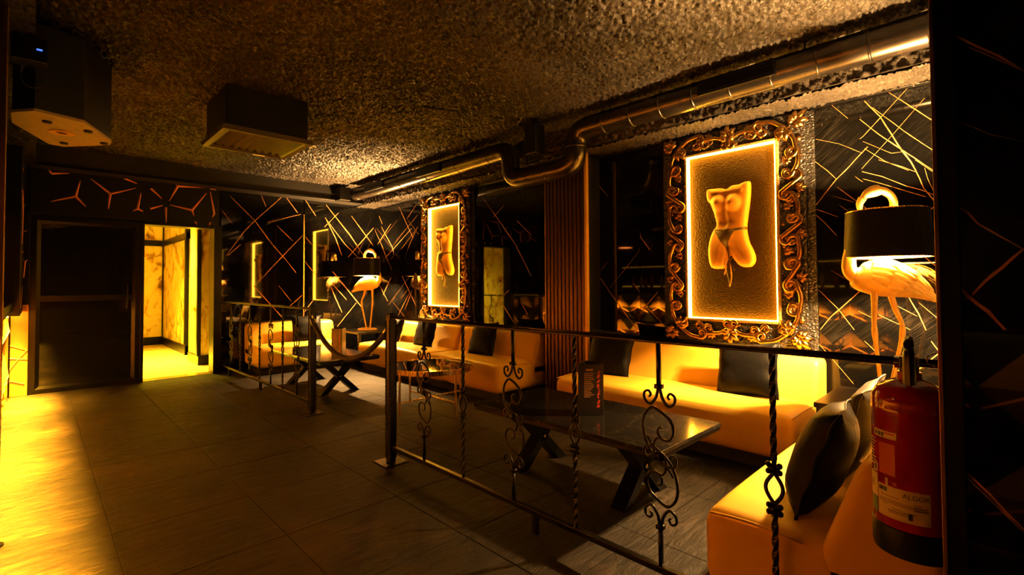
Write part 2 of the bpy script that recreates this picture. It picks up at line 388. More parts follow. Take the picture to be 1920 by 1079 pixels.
def veins(name, lines, fn, scale, parent, lo=-99, hi=99):
    """flat gold veins in the face of a stone panel"""
    mb = MB(); rnd = random.Random(name)
    for w_, pts in lines:
        mid = sum(p[0] for p in pts)/len(pts)
        if not (lo <= mid < hi): continue
        P = []
        for k in range(len(pts)-1):
            a, b = pts[k], pts[k+1]
            L = math.hypot(b[0]-a[0], b[1]-a[1]); n = max(2, int(L/.05))
            for q in range(n):
                t = q/n; j = .10*w_*scale*.001
                P.append((a[0]+(b[0]-a[0])*t+rnd.uniform(-j, j), a[1]+(b[1]-a[1])*t+rnd.uniform(-j, j)))
        P.append(pts[-1])
        vs = []; m = len(P)
        for i, p in enumerate(P):
            a = P[max(i-1, 0)]; b = P[min(i+1, m-1)]
            tx, ty = b[0]-a[0], b[1]-a[1]; l = math.hypot(tx, ty) or 1
            wd = w_*scale*.001*.5*(.45+.55*math.sin(PI*(.12+.76*i/(m-1))))*rnd.uniform(.8, 1.2)
            nx, ny = -ty/l*wd, tx/l*wd
            vs += [fn(min(max(p[0]+nx, lo+.004), hi-.004), p[1]+ny), fn(min(max(p[0]-nx, lo+.004), hi-.004), p[1]-ny)]
        mb.add(vs, [(2*i, 2*i+1, 2*i+3, 2*i+2) for i in range(m-1)])
    if mb.v:
        o = obj('gold_veining', mb, 'vein_gold', parent)
        o['label'] = 'thin gold veins in black stone'
        return o

# ---------------------------------------------------------------- floor
fl = tag(struct('floor', MB().box(-2.3, 4.3, -1.6, 7.66, -.12, -.007), 'grout'), 'dark slate-look tiled floor of the lounge', 'floor')
tcache = {}
def tile(x0, x1, y0, y1, mat, parent, name='tile'):
    key = (round(x1-x0, 3), round(y1-y0, 3), mat)
    if key not in tcache:
        W, D = key[0], key[1]; b = .0015
        mb = MB().loft([[(-W/2, -D/2, -.008), (W/2, -D/2, -.008), (W/2, D/2, -.008), (-W/2, D/2, -.008)],
                        [(-W/2, -D/2, -b), (W/2, -D/2, -b), (W/2, D/2, -b), (-W/2, D/2, -b)],
                        [(-W/2+b, -D/2+b, 0), (W/2-b, -D/2+b, 0), (W/2-b, D/2-b, 0), (-W/2+b, D/2-b, 0)]])
        tcache[key] = mb.mesh(name); tcache[key].materials.append(MAT[mat])
    return obj(name, tcache[key], None, parent, loc=((x0+x1)/2, (y0+y1)/2, random.uniform(-.0006, .0006)))
g = .0018
for i in range(-2, 7):
    for j in range(-5, 11):
        x0, x1 = max(.28+.6*i, -.70), min(.28+.6*(i+1), 4.17)
        y0, y1 = max(1.26+.6*j, -1.58), min(1.26+.6*(j+1), 7.655)
        if x1-x0 < .02 or y1-y0 < .02: continue
        if x0 > 1.3 and y1 < 0: continue
        tile(x0+g, x1-g, y0+g, y1-g, 'slate_tile', fl)

# ---------------------------------------------------------------- right wall
wr = tag(struct('wall_right', MB().box(4.2, 4.34, -.1, 7.8, 0, 2.9), 'black_matte'), 'glossy black stone wall with gold veins behind the long sofas', 'wall')
js = [7.66, 6.35, 5.06, 3.8, 2.5, 1.25, .1]
for a, b in zip(js[:-1], js[1:]):
    p = obj('panel', MB().bbox(4.18, 4.2, b+.0015, a-.0015, .0, ZS, .0012, 1), 'black_marble', wr)
    veins('r%.2f' % a, VR, lambda y, z: (4.1793, y, z), 1.05 if a < 2 else 1.9, p, b, a)

# ---------------------------------------------------------------- back wall with its two doors
mb = MB()
mb.box(-2.3, -.06, 7.68, 7.84, 0, 2.9); mb.box(-.06, .945, 7.70, 7.84, 0, 2.05)
mb.box(-.06, 4.34, 7.68, 7.84, 2.02, 2.9); mb.box(1.77, 4.34, 7.68, 7.84, 0, 2.02)
wb = tag(struct('wall_back', mb, 'black_matte'), 'glossy black stone wall with crossing gold veins beside the doorway', 'wall')
for a, b in ((1.83, 2.958), (2.978, 4.18)):
    p = obj('panel', MB().bbox(a, b, 7.66, 7.68, 0, ZS, .0012, 1), 'black_marble', wb)
    veins('b%.2f' % a, VB, lambda x, z: (x, 7.6593, z), 1.9, p, a, b)
obj('brass_profile', MB().box(2.960, 2.976, 7.652, 7.68, .0, 2.3), 'brass', wb)
# frieze of faceted black panels over the doors, copper strips along the ridges
fz = obj('frieze', MB().bbox(-.06, 1.80, 7.63, 7.68, 2.02, ZS, .004, 2), 'black_paint', wb)
def strip(a, b, w0, w1, fn, h):
    ax, az = a; bx, bz = b; l = math.hypot(bx-ax, bz-az)
    nx, nz = -(bz-az)/l, (bx-ax)/l
    r0 = [fn(ax+nx*w0, az+nz*w0, 0), fn(ax, az, h), fn(ax-nx*w0, az-nz*w0, 0)]
    r1 = [fn(bx+nx*w1, bz+nz*w1, 0), fn(bx, bz, h), fn(bx-nx*w1, bz-nz*w1, 0)]
    return MB().loft([r0, r1])
for a, b in HX:
    obj('copper_inlay', strip(a, b, .014, .006, lambda x, z, h: (x, 7.63-h, z), .011), 'copper_inlay', wb)

def frame_box(mb, x0, x1, z0, z1, w, y0, y1, bottom=True):
    """mitred rectangular frame with a bevelled inner edge, in the XZ plane"""
    O = [(x0, z0), (x1, z0), (x1, z1), (x0, z1)]; I = [(x0+w, z0+w), (x1-w, z0+w), (x1-w, z1-w), (x0+w, z1-w)]
    for k in range(4):
        a, b, c, d = O[k], O[(k+1) % 4], I[(k+1) % 4], I[k]
        e = .4
        m0 = (d[0]+(a[0]-d[0])*e, d[1]+(a[1]-d[1])*e); m1 = (c[0]+(b[0]-c[0])*e, c[1]+(b[1]-c[1])*e)
        yb = y0+.018
        vs = [(a[0], y0, a[1]), (b[0], y0, b[1]), (m1[0], y0, m1[1]), (m0[0], y0, m0[1]), (c[0], yb, c[1]), (d[0], yb, d[1]),
              (a[0], y1, a[1]), (b[0], y1, b[1]), (c[0], y1, c[1]), (d[0], y1, d[1])]
        mb.add(vs, [(0, 1, 2, 3), (3, 2, 4, 5), (0, 6, 7, 1), (5, 4, 8, 9), (6, 9, 8, 7), (0, 3, 5, 9, 6), (1, 7, 8, 4, 2)])
    return mb
d1 = tag(thing('door_1', 'closed dark glass door with wide black frame and mid rail', 'door', (0, 0, 0)), kind='structure')
obj('door_frame', frame_box(MB(), -.05, .935, 0, 2.0, .085, 7.61, 7.70), 'black_metal', d1)
obj('mid_rail', MB().bbox(.035, .85, 7.625, 7.665, 1.03, 1.10, .004), 'black_metal', d1)
obj('glass_pane', MB().box(.03, .855, 7.64, 7.646, 1.10, 1.92), 'smoked_glass', d1)
obj('glass_pane', MB().box(.03, .855, 7.64, 7.646, .08, 1.03), 'smoked_glass', d1)
hd = obj('door_handle', MB().tube([(.80, 7.60, .92), (.80, 7.57, .93), (.80, 7.57, 1.22), (.80, 7.60, 1.23)], .011, 10), 'black_metal', d1, 40)
d2 = tag(thing('door_2', 'open doorway with black frame into the yellow-lit corridor', 'doorway'), kind='structure')
obj('jamb', MB().bbox(.935, .97, 7.60, 7.84, 0, 2.0, .003), 'black_metal', d2)
obj('jamb', MB().bbox(1.735, 1.83, 7.60, 7.84, 0, 2.02, .003), 'black_metal', d2)
obj('lintel', MB().bbox(.97, 1.735, 7.60, 7.84, 1.98, 2.02, .003), 'black_metal', d2)
obj('threshold', MB().bbox(.97, 1.735, 7.655, 7.84, -.005, .004, .002), 'brass', d2)

# ---------------------------------------------------------------- corridor behind the doorway
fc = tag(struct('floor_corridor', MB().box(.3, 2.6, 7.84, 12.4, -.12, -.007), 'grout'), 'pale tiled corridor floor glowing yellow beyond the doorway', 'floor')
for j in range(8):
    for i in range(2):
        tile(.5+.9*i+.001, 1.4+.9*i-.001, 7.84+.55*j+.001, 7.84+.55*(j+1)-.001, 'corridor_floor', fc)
wc = tag(struct('wall_corridor', MB().box(.3, 2.5, 12.3, 12.42, 0, 2.6).box(.30, .42, 7.84, 12.3, 0, 2.6).box(2.0, 2.6, 7.84, 12.3, 0, 2.6), 'veined_onyx'), 'amber veined onyx wall slabs lining the corridor', 'wall')
for (x0, x1, z0, z1) in ((.45, 1.87, .16, 2.02), (.45, 1.87, 2.14, 2.5)):
    obj('onyx_slab', MB().bbox(x0, x1, 12.27, 12.3, z0, z1, .003), 'veined_onyx', wc)
for (y0, y1) in ((11.1, 12.22), (10.12, 11.08)):
    obj('onyx_slab', MB().bbox(1.88, 1.92, y0, y1, .16, 2.02, .003), 'veined_onyx', wc)
obj('onyx_slab', MB().bbox(1.88, 1.92, 10.12, 12.22, 2.14, 2.5, .003), 'veined_onyx', wc)
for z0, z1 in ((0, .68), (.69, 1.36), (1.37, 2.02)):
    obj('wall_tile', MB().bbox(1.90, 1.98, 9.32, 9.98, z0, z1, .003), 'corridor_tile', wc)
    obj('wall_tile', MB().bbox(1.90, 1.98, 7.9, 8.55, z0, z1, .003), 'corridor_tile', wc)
obj('onyx_slab', MB().bbox(1.78, 1.98, 8.62, 9.27, .14, 2.5, .003), 'veined_onyx', wc)
for b_ in ((1.76, 1.99, 8.58, 9.29, 0, .14), (.42, 1.9, 12.24, 12.3, 0, .16), (1.86, 1.94, 10.0, 12.24, 0, .16), (1.86, 1.94, 12.2, 12.28, 0, 2.6), (1.85, 1.95, 10.0, 10.1, 0, 2.6),
           (.42, 1.9, 12.22, 12.3, 2.03, 2.13), (1.86, 1.95, 10.0, 12.25, 2.03, 2.13), (1.74, 1.79, 8.56, 8.63, .14, 2.06)):
    obj('black_trim', MB().bbox(*b_, .003), 'black_metal', wc)
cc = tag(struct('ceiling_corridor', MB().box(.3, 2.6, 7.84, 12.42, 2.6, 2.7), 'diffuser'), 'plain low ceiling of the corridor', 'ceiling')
t = thing('corridor_lamp', 'round flush ceiling lamp lighting the corridor', 'lamp', (1.3, 9.3, 2.6))
obj('housing', MB().lathe([(0, 0), (.17, 0), (.17, -.03), (.15, -.035)], 24), 'black_metal', t)
emit('corridor_glow', (1.0, .66, .03), 20)
obj('diffuser', MB().lathe([(.15, -.03), (.13, -.05), (0, -.055)], 24), 'corridor_glow', t, True)
l = bpy.data.lights.new('corridor_light', 'AREA'); l.shape = 'DISK'; l.size = .5; l.energy = 150; l.color = (1.0, .66, .03); l.spread = math.radians(88)
lo = bpy.data.objects.new('corridor_light', l); COL.objects.link(lo); lo.parent = t; lo.location = (0, 0, -.07)

# ---------------------------------------------------------------- near partition on the right
wp = tag(struct('wall_partition', MB().box(1.42, 4.34, -1.6, .08, 0, 2.9), 'black_matte'), 'black stone partition with gold veins at the right edge', 'wall')
p = obj('panel', MB().bbox(1.4, 1.42, -1.6, .085, 0, ZC, .0012, 1), 'black_marble', wp)
veins('pl', VP, lambda y, z: (1.3993, y, z), 1.1, p, -2, .08)
for a, b in ((1.42, 2.8), (2.8, 4.18)):
    obj('panel', MB().bbox(a+.001, b-.001, .08, .1, 0, ZS, .0012, 1), 'black_marble', wp)
obj('corner_profile', MB().bbox(1.388, 1.425, .072, .112, 0, ZC, .002), 'black_metal', wp)
obj('brass_edge', MB().bbox(1.384, 1.390, .104, .112, 0, ZC, .001), 'bronze_post', wp)

# ---------------------------------------------------------------- remaining shell
tag(struct('wall_left', MB().box(-2.34, -2.2, -1.6, 7.7, 0, 2.9), 'black_paint'), 'black wall behind the bar', 'wall')
tag(struct('wall_front', MB().box(-2.34, 1.45, -1.74, -1.6, 0, 2.9), 'black_paint'), 'black wall behind the viewer', 'wall')
ce = tag(struct('ceiling', MB().box(-2.34, 4.34, -1.74, 7.8, ZC, 2.95), 'rough_plaster'), 'rough sprayed black plaster ceiling', 'ceiling')
def relief(name, x0, x1, y0, y1, z, parent, st=.0100, amp=.017, seed=0, side=False):
    """sprayed plaster: a real bumpy skin hanging under the slab"""
    import numpy as np
    rng = np.random.default_rng(seed)
    nx, ny = int((x1-x0)/st)+1, int((y1-y0)/st)+1
    def lat(k):
        a = rng.random((nx//k+3, ny//k+3)); i = np.arange(nx)/k; j = np.arange(ny)/k
        i0 = i.astype(int); j0 = j.astype(int); fi = (i-i0)[:, None]; fj = (j-j0)[None, :]
        fi = fi*fi*(3-2*fi); fj = fj*fj*(3-2*fj)
        return (a[i0][:, j0]*(1-fi)*(1-fj)+a[i0+1][:, j0]*fi*(1-fj)+a[i0][:, j0+1]*(1-fi)*fj+a[i0+1][:, j0+1]*fi*fj)
    h = .75*lat(1)**1.6+.75*lat(2)**1.5+.30*lat(5)+.2*lat(23)
    h = (h-h.mean())*amp*1.6
    X, Y = np.meshgrid(np.linspace(x0, x1, nx), np.linspace(y0, y1, ny), indexing='ij')
    jx = (rng.random((nx, ny))-.5)*st*.7; jy = (rng.random((nx, ny))-.5)*st*.7
    jx[0] = jx[-1] = 0; jy[:, 0] = jy[:, -1] = 0
    d = np.clip(.014+h, .0005, .05)
    if side: co = np.stack([z-d, X+jx, Y+jy], -1).reshape(-1, 3)      # on a face looking to -x
    else: co = np.stack([X+jx, Y+jy, z-d], -1).reshape(-1, 3)         # under a slab
    I = (np.arange(nx-1)[:, None]*ny+np.arange(ny-1)[None, :]).reshape(-1)
    f = np.stack([I, I+1, I+ny+1, I+ny], -1)
    me = bpy.data.meshes.new(name)
    me.vertices.add(len(co)); me.vertices.foreach_set('co', co.astype('f').ravel())
    me.loops.add(f.size); me.loops.foreach_set('vertex_index', f.astype('i').ravel())
    me.polygons.add(len(f)); me.polygons.foreach_set('loop_start', (np.arange(len(f))*4).astype('i')); me.update(); me.validate()
    o = obj(name, me, 'rough_plaster', parent)
    o['kind'] = 'stuff'; o['label'] = 'rough sprayed plaster relief'
    return o
relief('plaster_relief', -.02, 3.83, -.4, 7.4, ZC, ce, seed=1)
so = tag(struct('trim_1', MB().box(3.83, 4.2, .1, 7.66, ZS, ZC+.01), 'rough_plaster'), 'rough plaster soffit along the right wall', 'soffit')
relief('plaster_relief', 3.83, 4.16, .1, 7.66, ZS, so, .0095, .014, 2)
relief('plaster_relief', .1, 7.4, ZS, ZC, 3.83, so, .012, .014, 4, True)
obj('edge_strip', MB().bbox(4.14, 4.18, .1, 7.66, ZS-.025, ZS, .003), 'black_metal', so)
so2 = tag(struct('trim_2', MB().box(-.02, 3.83, 7.4, 7.66, ZS, ZC+.01), 'black_matte'), 'black beam over the back wall', 'beam')
obj('moulding', MB().bbox(-.02, 3.83, 7.38, 7.4, ZS, ZS+.03, .004), 'black_metal', so2)
so3 = tag(struct('trim_3', MB().box(-2.2, -.02, -1.6, 7.66, ZS+.02, ZC+.01), 'rough_plaster'), 'rough plaster soffit over the bar', 'soffit')
relief('plaster_relief', -.75, -.02, 2.5, 7.6, ZS+.02, so3, .012, .012, 3)

# fluted column
col = tag(thing('column', 'reeded dark bronze column with brass edge between the sofas', 'column', (0, 0, 0)), kind='structure')
obj('core', MB().box(3.95, 4.178, 2.965, 3.495, 0, ZS), 'black_matte', col)
sm = None
slatm = MB()
slatm.prism([(0, -.024), (-.004, -.021), (-.016, -.018), (-.02, -.008), (-.02, .008), (-.016, .018), (-.004, .021), (0, .024)], 0, ZS-.002)
slat_mesh = slatm.mesh('slat'); 
for k in range(10):
    o = obj('slat', slat_mesh, 'slat_bronze' if 'slat_bronze' in MAT else 'bronze_slat', col, loc=(3.95, 3.0+k*.0515, 0))
obj('brass_edge', MB().bbox(3.915, 3.955, 2.94, 2.968, 0, ZS, .003), 'gold_edge', col)
obj('brass_edge', MB().bbox(3.925, 3.955, 3.492, 3.508, 0, ZS, .003), 'bronze_post', col)

# ---------------------------------------------------------------- bar along the left
bar = thing('bar_counter', 'long bar with a faceted front lit by amber LED under its counter', 'bar', (0, 0, 0))
obj('counter_top', MB().bbox(-.78, -.150, -1.3, 6.48, 1.0, 1.06, .008), 'black_paint', bar)
obj('body', MB().box(-.72, -.235, -1.28, 7.59, .0, .92).box(-.72, -.235, -1.28, 6.48, .92, 1.0), 'black_matte', bar)
# faceted front: a row of raised diamonds, copper strips on the ridges
def front_cell(y, z, w, h):
    m = MB(); X0, X1 = -.235, -.20
    c = (X1, y, z)
    q = [(X0, y-w/2, z), (X0, y, z-h/2), (X0, y+w/2, z), (X0, y, z+h/2)]
    return m.add([c]+q, [(0, 1, 2), (0, 2, 3), (0, 3, 4), (0, 4, 1)])
cellm = front_cell(0, 0, .42, .46).mesh('facet')
for i in range(18):
    for j in range(2):
        obj('facet', cellm, 'bar_bronze', bar, loc=(0, 7.38-i*.44, .26+j*.47))
    y = 7.38-i*.44
    for j in range(2):
        z = .26+j*.47
        for (dy, dz) in ((.2, -.1), (-.2, -.1), (0, .22)):
            obj('copper_inlay', strip((y, z), (y+dy, z+dz), .010, .005, lambda a, b, h, z=z, y=y: (-.199+h-.038*min(1, (abs(a-y)/.21+abs(b-z)/.23)), a, b), .008), 'copper_inlay', bar)
obj('led_strip', MB().box(-.205, -.190, -1.2, 6.45, .990, .998), 'led_bar', bar)
obj('added_led_shield', MB().bbox(-.160, -.152, -1.3, 6.48, .975, 1.0, .002), 'black_paint', bar)  # unseen lip, added to screen the LED strip and cut off its light
for (yc_, ln, e_, sp_) in ((3.85, 5.2, 950, 42), (3.85, 5.2, 60, 60), (7.0, 1.0, 220, 42), (7.0, 1.0, 60, 80)):
    l = bpy.data.lights.new('counter_led_light', 'AREA'); l.shape = 'RECTANGLE'; l.size = .03; l.size_y = ln; l.energy = e_; l.color = LED; l.spread = math.radians(sp_)
    lo = bpy.data.objects.new('counter_led_light', l); COL.objects.link(lo); lo.parent = bar
    lo.location = (-.172, yc_, .985 if yc_ < 5 else .91); lo.rotation_euler = (0, math.radians(-4), 0)
obj('kick_plate', MB().bbox(-.24, -.21, -1.28, 7.6, 0, .03, .003), 'brass', bar)

emit('led_end', LED, 150)
pil = thing('bar_end_pillar', 'dark faceted pillar standing on the far end of the bar', 'pillar', (0, 0, 0))
obj('body', MB().bbox(-.75, -.105, 6.5, 7.595, .925, ZS+.02, .006), 'black_paint', pil)
for a, b in (((6.52, 2.30), (6.9, 2.40)), ((6.52, 2.12), (6.9, 1.98)), ((6.9, 1.98), (7.5, 2.1)), ((6.8, 1.62), (6.9, 1.98)), ((6.7, 1.55), (7.3, 1.56)), ((6.55, 1.0), (7.3, 1.2))):
    obj('copper_inlay', strip(a, b, .012, .007, lambda y, z, h: (-.105+h, y, z), .006), 'copper_inlay', pil)
obj('led_strip', MB().box(-.2, -.185, 6.52, 7.55, .915, .925), 'led_end', pil)
wl = thing('bar_end_panel', 'copper-lined lit panel between the bar end and the glass door', 'panel', (0, 0, 0))
obj('board', MB().bbox(-.235, -.055, 7.60, 7.679, 0, 1.0, .003), 'bar_bronze', wl)
for a, b in (((-.2, .56), (-.07, .50)), ((-.2, .42), (-.06, .40)), ((-.2, .28), (-.12, .42)), ((-.2, .18), (-.08, .13)), ((-.12, .42), (-.06, .5))):
    obj('copper_inlay', strip(a, b, .009, .005, lambda x, z, h: (x, 7.60-h, z), .006), 'copper_inlay', wl)
obj('seam', MB().tube([(-.2, 7.597, 0), (-.2, 7.597, .9)], .008, 8), 'black_metal', wl)
obj('upper_board', MB().bbox(-.13, -.055, 7.60, 7.679, 1.0, 2.02, .003), 'black_paint', wl)
for a, b in (((-.118, 1.80), (-.075, 1.83)), ((-.118, 1.5), (-.09, 1.48)), ((-.09, 1.48), (-.07, 1.5)), ((-.09, 1.48), (-.1, 1.3))):
    obj('copper_inlay', strip(a, b, .007, .004, lambda x, z, h: (x, 7.60-h, z), .005), 'copper_inlay', wl)

post = thing('bar_post', 'slim bronze post standing by the bar at the left edge', 'post', (-.129, 3.3, 0))
obj('shaft', MB().bbox(-.020, .020, -.020, .020, .010, ZS+.02, .004), 'bronze_post', post)
obj('flange', MB().lathe([(0, 0), (.038, 0), (.038, .008), (.03, .012), (0, .012)], 28), 'black_metal', post, 30)

# ================================================================ ventilation duct along the right wall
def fillet_path(pts, rad, n=8):
    pts = [Vector(p) for p in pts]; out = [pts[0]]
    for i in range(1, len(pts)-1):
        a, b, c = pts[i-1], pts[i], pts[i+1]
        d0 = (a-b).normalized(); d1 = (c-b).normalized()
        r = min(rad, (a-b).length*.49, (c-b).length*.49)
        p0 = b+d0*r; p1 = b+d1*r
        for k in range(n+1):
            t = k/n
            out.append(p0*(1-t)**2 + b*2*t*(1-t) + p1*t*t)
    out.append(pts[-1]); return out
duct = thing('ventilation_duct', 'round black ventilation duct dipping under the column along the right wall', 'duct', (3.55, 0, 0))
DR = .098
def dseg(pts, name='duct_section'):
    return obj(name, MB().tube(pts, DR, 28, False, up=(1, 0, 0)), 'duct_black', duct, 60)
ZD = 2.615
dseg([(0, .1, ZD), (0, 2.45, ZD)])
dseg(fillet_path([(0, 2.45, ZD), (0, 2.78, ZD), (0, 2.78, 2.29), (0, 3.1, 2.29)], .2), 'duct_elbow')
dseg([(0, 3.1, 2.29), (0, 3.32, 2.29)])
dseg(fillet_path([(0, 3.32, 2.29), (0, 3.64, 2.29), (0, 3.64, ZD), (0, 3.95, ZD)], .2), 'duct_elbow')
dseg([(0, 3.95, ZD), (0, 7.1, ZD)])
obj('end_cap', MB().lathe([(0, 0), (DR, 0), (DR+.006, .01), (DR+.006, .03), (DR, .03)], 28), 'duct_black', duct, 40, matrix=Matrix.Translation((0, 7.1, ZD)) @ Matrix.Rotation(PI/2, 4, 'X'))
ring = MB().lathe([(DR, -.008), (DR+.005, -.004), (DR+.005, .004), (DR, .008)], 28).mesh('seam'); ring.shade_smooth()
for y, z in [(.28+.27*k, ZD) for k in range(9)] + [(3.1, 2.29), (3.32, 2.29), (3.95, ZD)] + [(4.5+.62*k, ZD) for k in range(5)]:
    obj('seam', ring, 'duct_black', duct, matrix=Matrix.Translation((0, y, z)) @ Matrix.Rotation(PI/2, 4, 'X'))
obj('seam', ring, 'duct_black', duct, matrix=Matrix.Translation((0, 2.78, 2.46)))
for y0 in (1.05, 4.75, 6.1):
    gr = obj('vent_grille', MB().bbox(-.115, -.075, y0, y0+.52, ZD-.05, ZD+.05, .004), 'black_metal', duct)
    for k in range(4):
        obj('slat', MB().box(-.121, -.112, y0+.02, y0+.5, ZD-.036+k*.022, ZD-.028+k*.022), 'black_metal', gr)
for y in (.9, 4.2, 6.8):
    obj('hanger', MB().tube([(0, y, ZD+DR), (0, y, ZC)], .006, 8), 'black_metal', duct)
# black boxes fixed to ceiling next to the duct
t = thing('hanging_speaker', 'small black box speaker hanging from the ceiling beside the duct bend', 'speaker', (3.36, 3.12, 2.42))
obj('cabinet', MB().bbox(-.07, .07, -.07, .07, 0, .28, .008), 'black_plastic', t)
obj('bracket', MB().bbox(-.02, .02, -.02, .02, .28, .36, .003), 'black_metal', t)
t = thing('corner_conduit_box', 'black junction box under the beam in the back corner', 'junction box', (3.42, 7.28, 2.52))
obj('box', MB().bbox(-.09, .09, -.09, .09, 0, .2, .006), 'black_plastic', t)
obj('stub', MB().tube([(0, 0, .2), (0, 0, ZC-2.52)], .05, 16), 'black_metal', t, 40)
for P0, P1 in (((2.35, 3.6), (3.25, 3.25)), ((2.9, 4.1), (3.3, 3.2))):
    o = tag(obj('ceiling_conduit', MB().tube([(P0[0], P0[1], ZC-.012), (P1[0], P1[1], ZC-.012)], .012, 8), 'black_metal', None, 40),
        'thin conduit along the ceiling towards the duct bend' if P0[0] < 2.5 else 'shorter conduit on the ceiling nearer the duct bend', 'conduit')

# ================================================================ hanging loudspeaker, ceiling unit, downlight
SP = [(-.112, 3.953), (-.019, 3.83), (.193, 3.902), (.354, 4.292), (.354, 4.397), (.126, 4.666), (.051, 4.646), (-.114, 4.192)]
cx = sum(p[0] for p in SP)/8; cy = sum(p[1] for p in SP)/8
SPL = [(x-cx, y-cy) for x, y in SP]
t = thing('hanging_loudspeaker', 'large black loudspeaker hung from the ceiling with a pale base plate', 'loudspeaker', (cx, cy, 2.2))
obj('cabinet', MB().prism([(x*1.0, y*1.0) for x, y in SPL], .008, .50), 'black_plastic', t)
bp = obj('base_plate', MB().prism([(x*1.015, y*1.015) for x, y in SPL], -.008, .008), 'grey_board', t)
obj('socket_ring', MB().lathe([(.030, -.010), (.062, -.010), (.062, -.016), (.030, -.016), (.030, -.010)], 24, (0, 0, 0)), 'gold_edge', bp)
obj('socket', MB().lathe([(0, -.0085), (.03, -.0085), (.03, -.010), (0, -.010)], 20), 'black_matte', bp)
for x, y in ((-.07, -.22), (.12, -.15), (.22, .12), (.02, .30)):
    obj('rubber_foot', MB().lathe([(0, -.02), (.02, -.02), (.024, -.008)], 14, (x, y, 0)), 'black_plastic', bp)
for x in (-.08, .1):
    obj('hanging_bracket', MB().bbox(x-.015, x+.015, -.02, .02, .5, ZC-2.2, .003), 'black_metal', t)
t = thing('amplifier_box', 'small black box with a blue light and looped cable by the ceiling', 'amplifier', (-.03, 3.66, 2.40))
obj('case', MB().bbox(-.08, .06, -.06, .06, 0, .13, .005), 'black_plastic', t)
obj('indicator', MB().bbox(.015, .038, -.065, -.058, .062, .070, .001), 'blue_led', t)
obj('cable', MB().tube([(.0+.045*math.cos(a), -.03-.02*math.sin(a*.5), -.07+.07*math.sin(a)) for a in [k*.35 for k in range(30)]], .003, 6), 'black_plastic', t, True)
obj('bracket', MB().bbox(-.01, .01, -.01, .01, .13, ZC-2.40, .002), 'black_metal', t)

t = thing('ceiling_air_unit', 'black box with a slatted grille hanging from the ceiling', 'air unit', (1.34, 4.49, 2.40))
obj('case', MB().bbox(-.31, .31, -.31, .31, .035, ZC-2.40, .006), 'black_plastic', t)
obj('grille_frame', frame_box(MB(), -.34, .34, -.34, .34, .07, 0, .04), 'frame_grey', t, matrix=Matrix(((1, 0, 0, 0), (0, 0, 1, 0), (0, 1, 0, 0), (0, 0, 0, 1))))
for k in range(9):
    a = -.25+k*.062
    obj('slat', MB().add([(a, -.27, .03), (a+.03, -.27, .004), (a+.036, -.27, .008), (a+.006, -.27, .034), (a, .27, .03), (a+.03, .27, .004), (a+.036, .27, .008), (a+.006, .27, .034)],
        [(0, 1, 2, 3), (4, 7, 6, 5), (0, 4, 5, 1), (1, 5, 6, 2), (2, 6, 7, 3), (3, 7, 4, 0)]), 'black_plastic', t)
obj('status_lamp', MB().bbox(.06, .16, .315, .325, -.004, .0, .001), 'downlight', t)
t = thing('ceiling_downlight', 'round flat unlit downlight with a painted-on amber glow behind the ceiling air unit', 'downlight', (2.12, 5.48, ZC))
obj('trim_ring', MB().lathe([(.14, 0), (.16, -.002), (.155, -.014), (.14, -.016)], 32), 'black_metal', t, 40)
obj('diffuser', MB().lathe([(.14, -.012), (.0, -.014)], 32), 'downlight', t)  # weak glow stands in for light falling on the pale, unlit disc

# ================================================================ framed illuminated torsos
def wall_matrix(y, z, x):       # local x runs along the wall to the viewer's right, y up, z into the room
    return Matrix(((0, 0, -1, x), (-1, 0, 0, y), (0, 1, 0, z), (0, 0, 0, 1)))
def spiral(cx, cy, r0, r1, a0, a1, n=22):
    return [(cx+(r0+(r1-r0)*k/n)*math.cos(a0+(a1-a0)*k/n), cy+(r0+(r1-r0)*k/n)*math.sin(a0+(a1-a0)*k/n)) for k in range(n+1)]
def c_scroll():
    a = spiral(-.5, -.05, .04, .26, PI*3.1, PI*.62, 20)
    mid = [(-.45+.9*k/9, .2+.10*math.sin(PI*k/9)) for k in range(1, 9)]
    b = [(-x, y) for x, y in reversed(a)]
    P = a+mid+b
    z = lambda i: .16+.07*math.sin(PI*i/(len(P)-1))
    mb = MB().tube([(x, y, z(i)) for i, (x, y) in enumerate(P)], lambda t: .035+.075*math.sin(PI*t), 7, True, 1.0, (0, 0, 1))
    for s_ in (-1, 1): mb.ellipsoid((s_*.5, -.05, .18), (.075, .075, .08), 8, 6)
    return mb
def s_scroll():
    a = spiral(-.45, .12, .04, .24, PI*2.9, PI*.35, 18)
    b = [(-x, -y) for x, y in reversed(a)]
    x0, y0 = a[-1]; x1, y1 = b[0]
    mid = [(x0+(x1-x0)*k/7, y0+(y1-y0)*(k/7)+.0) for k in range(1, 7)]
    P = a+mid+b
    mb = MB().tube([(x, y, .18+.05*math.sin(PI*i/(len(P)-1))) for i, (x, y) in enumerate(P)], lambda t: .03+.075*math.sin(PI*t), 7, True, 1.0, (0, 0, 1))
    for s_ in (-1, 1): mb.ellipsoid((s_*.45, -s_*.12*-1, .19), (.07, .07, .08), 8, 6)
    return mb
def acanthus(n=5, spread=1.9):
    mb = MB()
    for k in range(n):
        a = PI/2+(k-(n-1)/2)*spread/(n-1); L = .85-.16*abs(k-(n-1)/2)
        pts = []
        for i in range(8):
            t = i/7; r = L*t; b = a+.25*(k-(n-1)/2)*t*t*.5
            pts.append((r*math.cos(b), r*math.sin(b), .08+.30*math.sin(PI*min(1, t*.9))-.12*t))
        mb.tube(pts, lambda t: .03+.13*math.sin(PI*(.08+.9*t)), 7, True, .55, (0, 0, 1))
    mb.ellipsoid((0, .02, .16), (.14, .14, .13), 10, 6)
    return mb
def bead(): return MB().ellipsoid((0, 0, .35), (.5, .5, .4), 10, 6)
ORN = {}
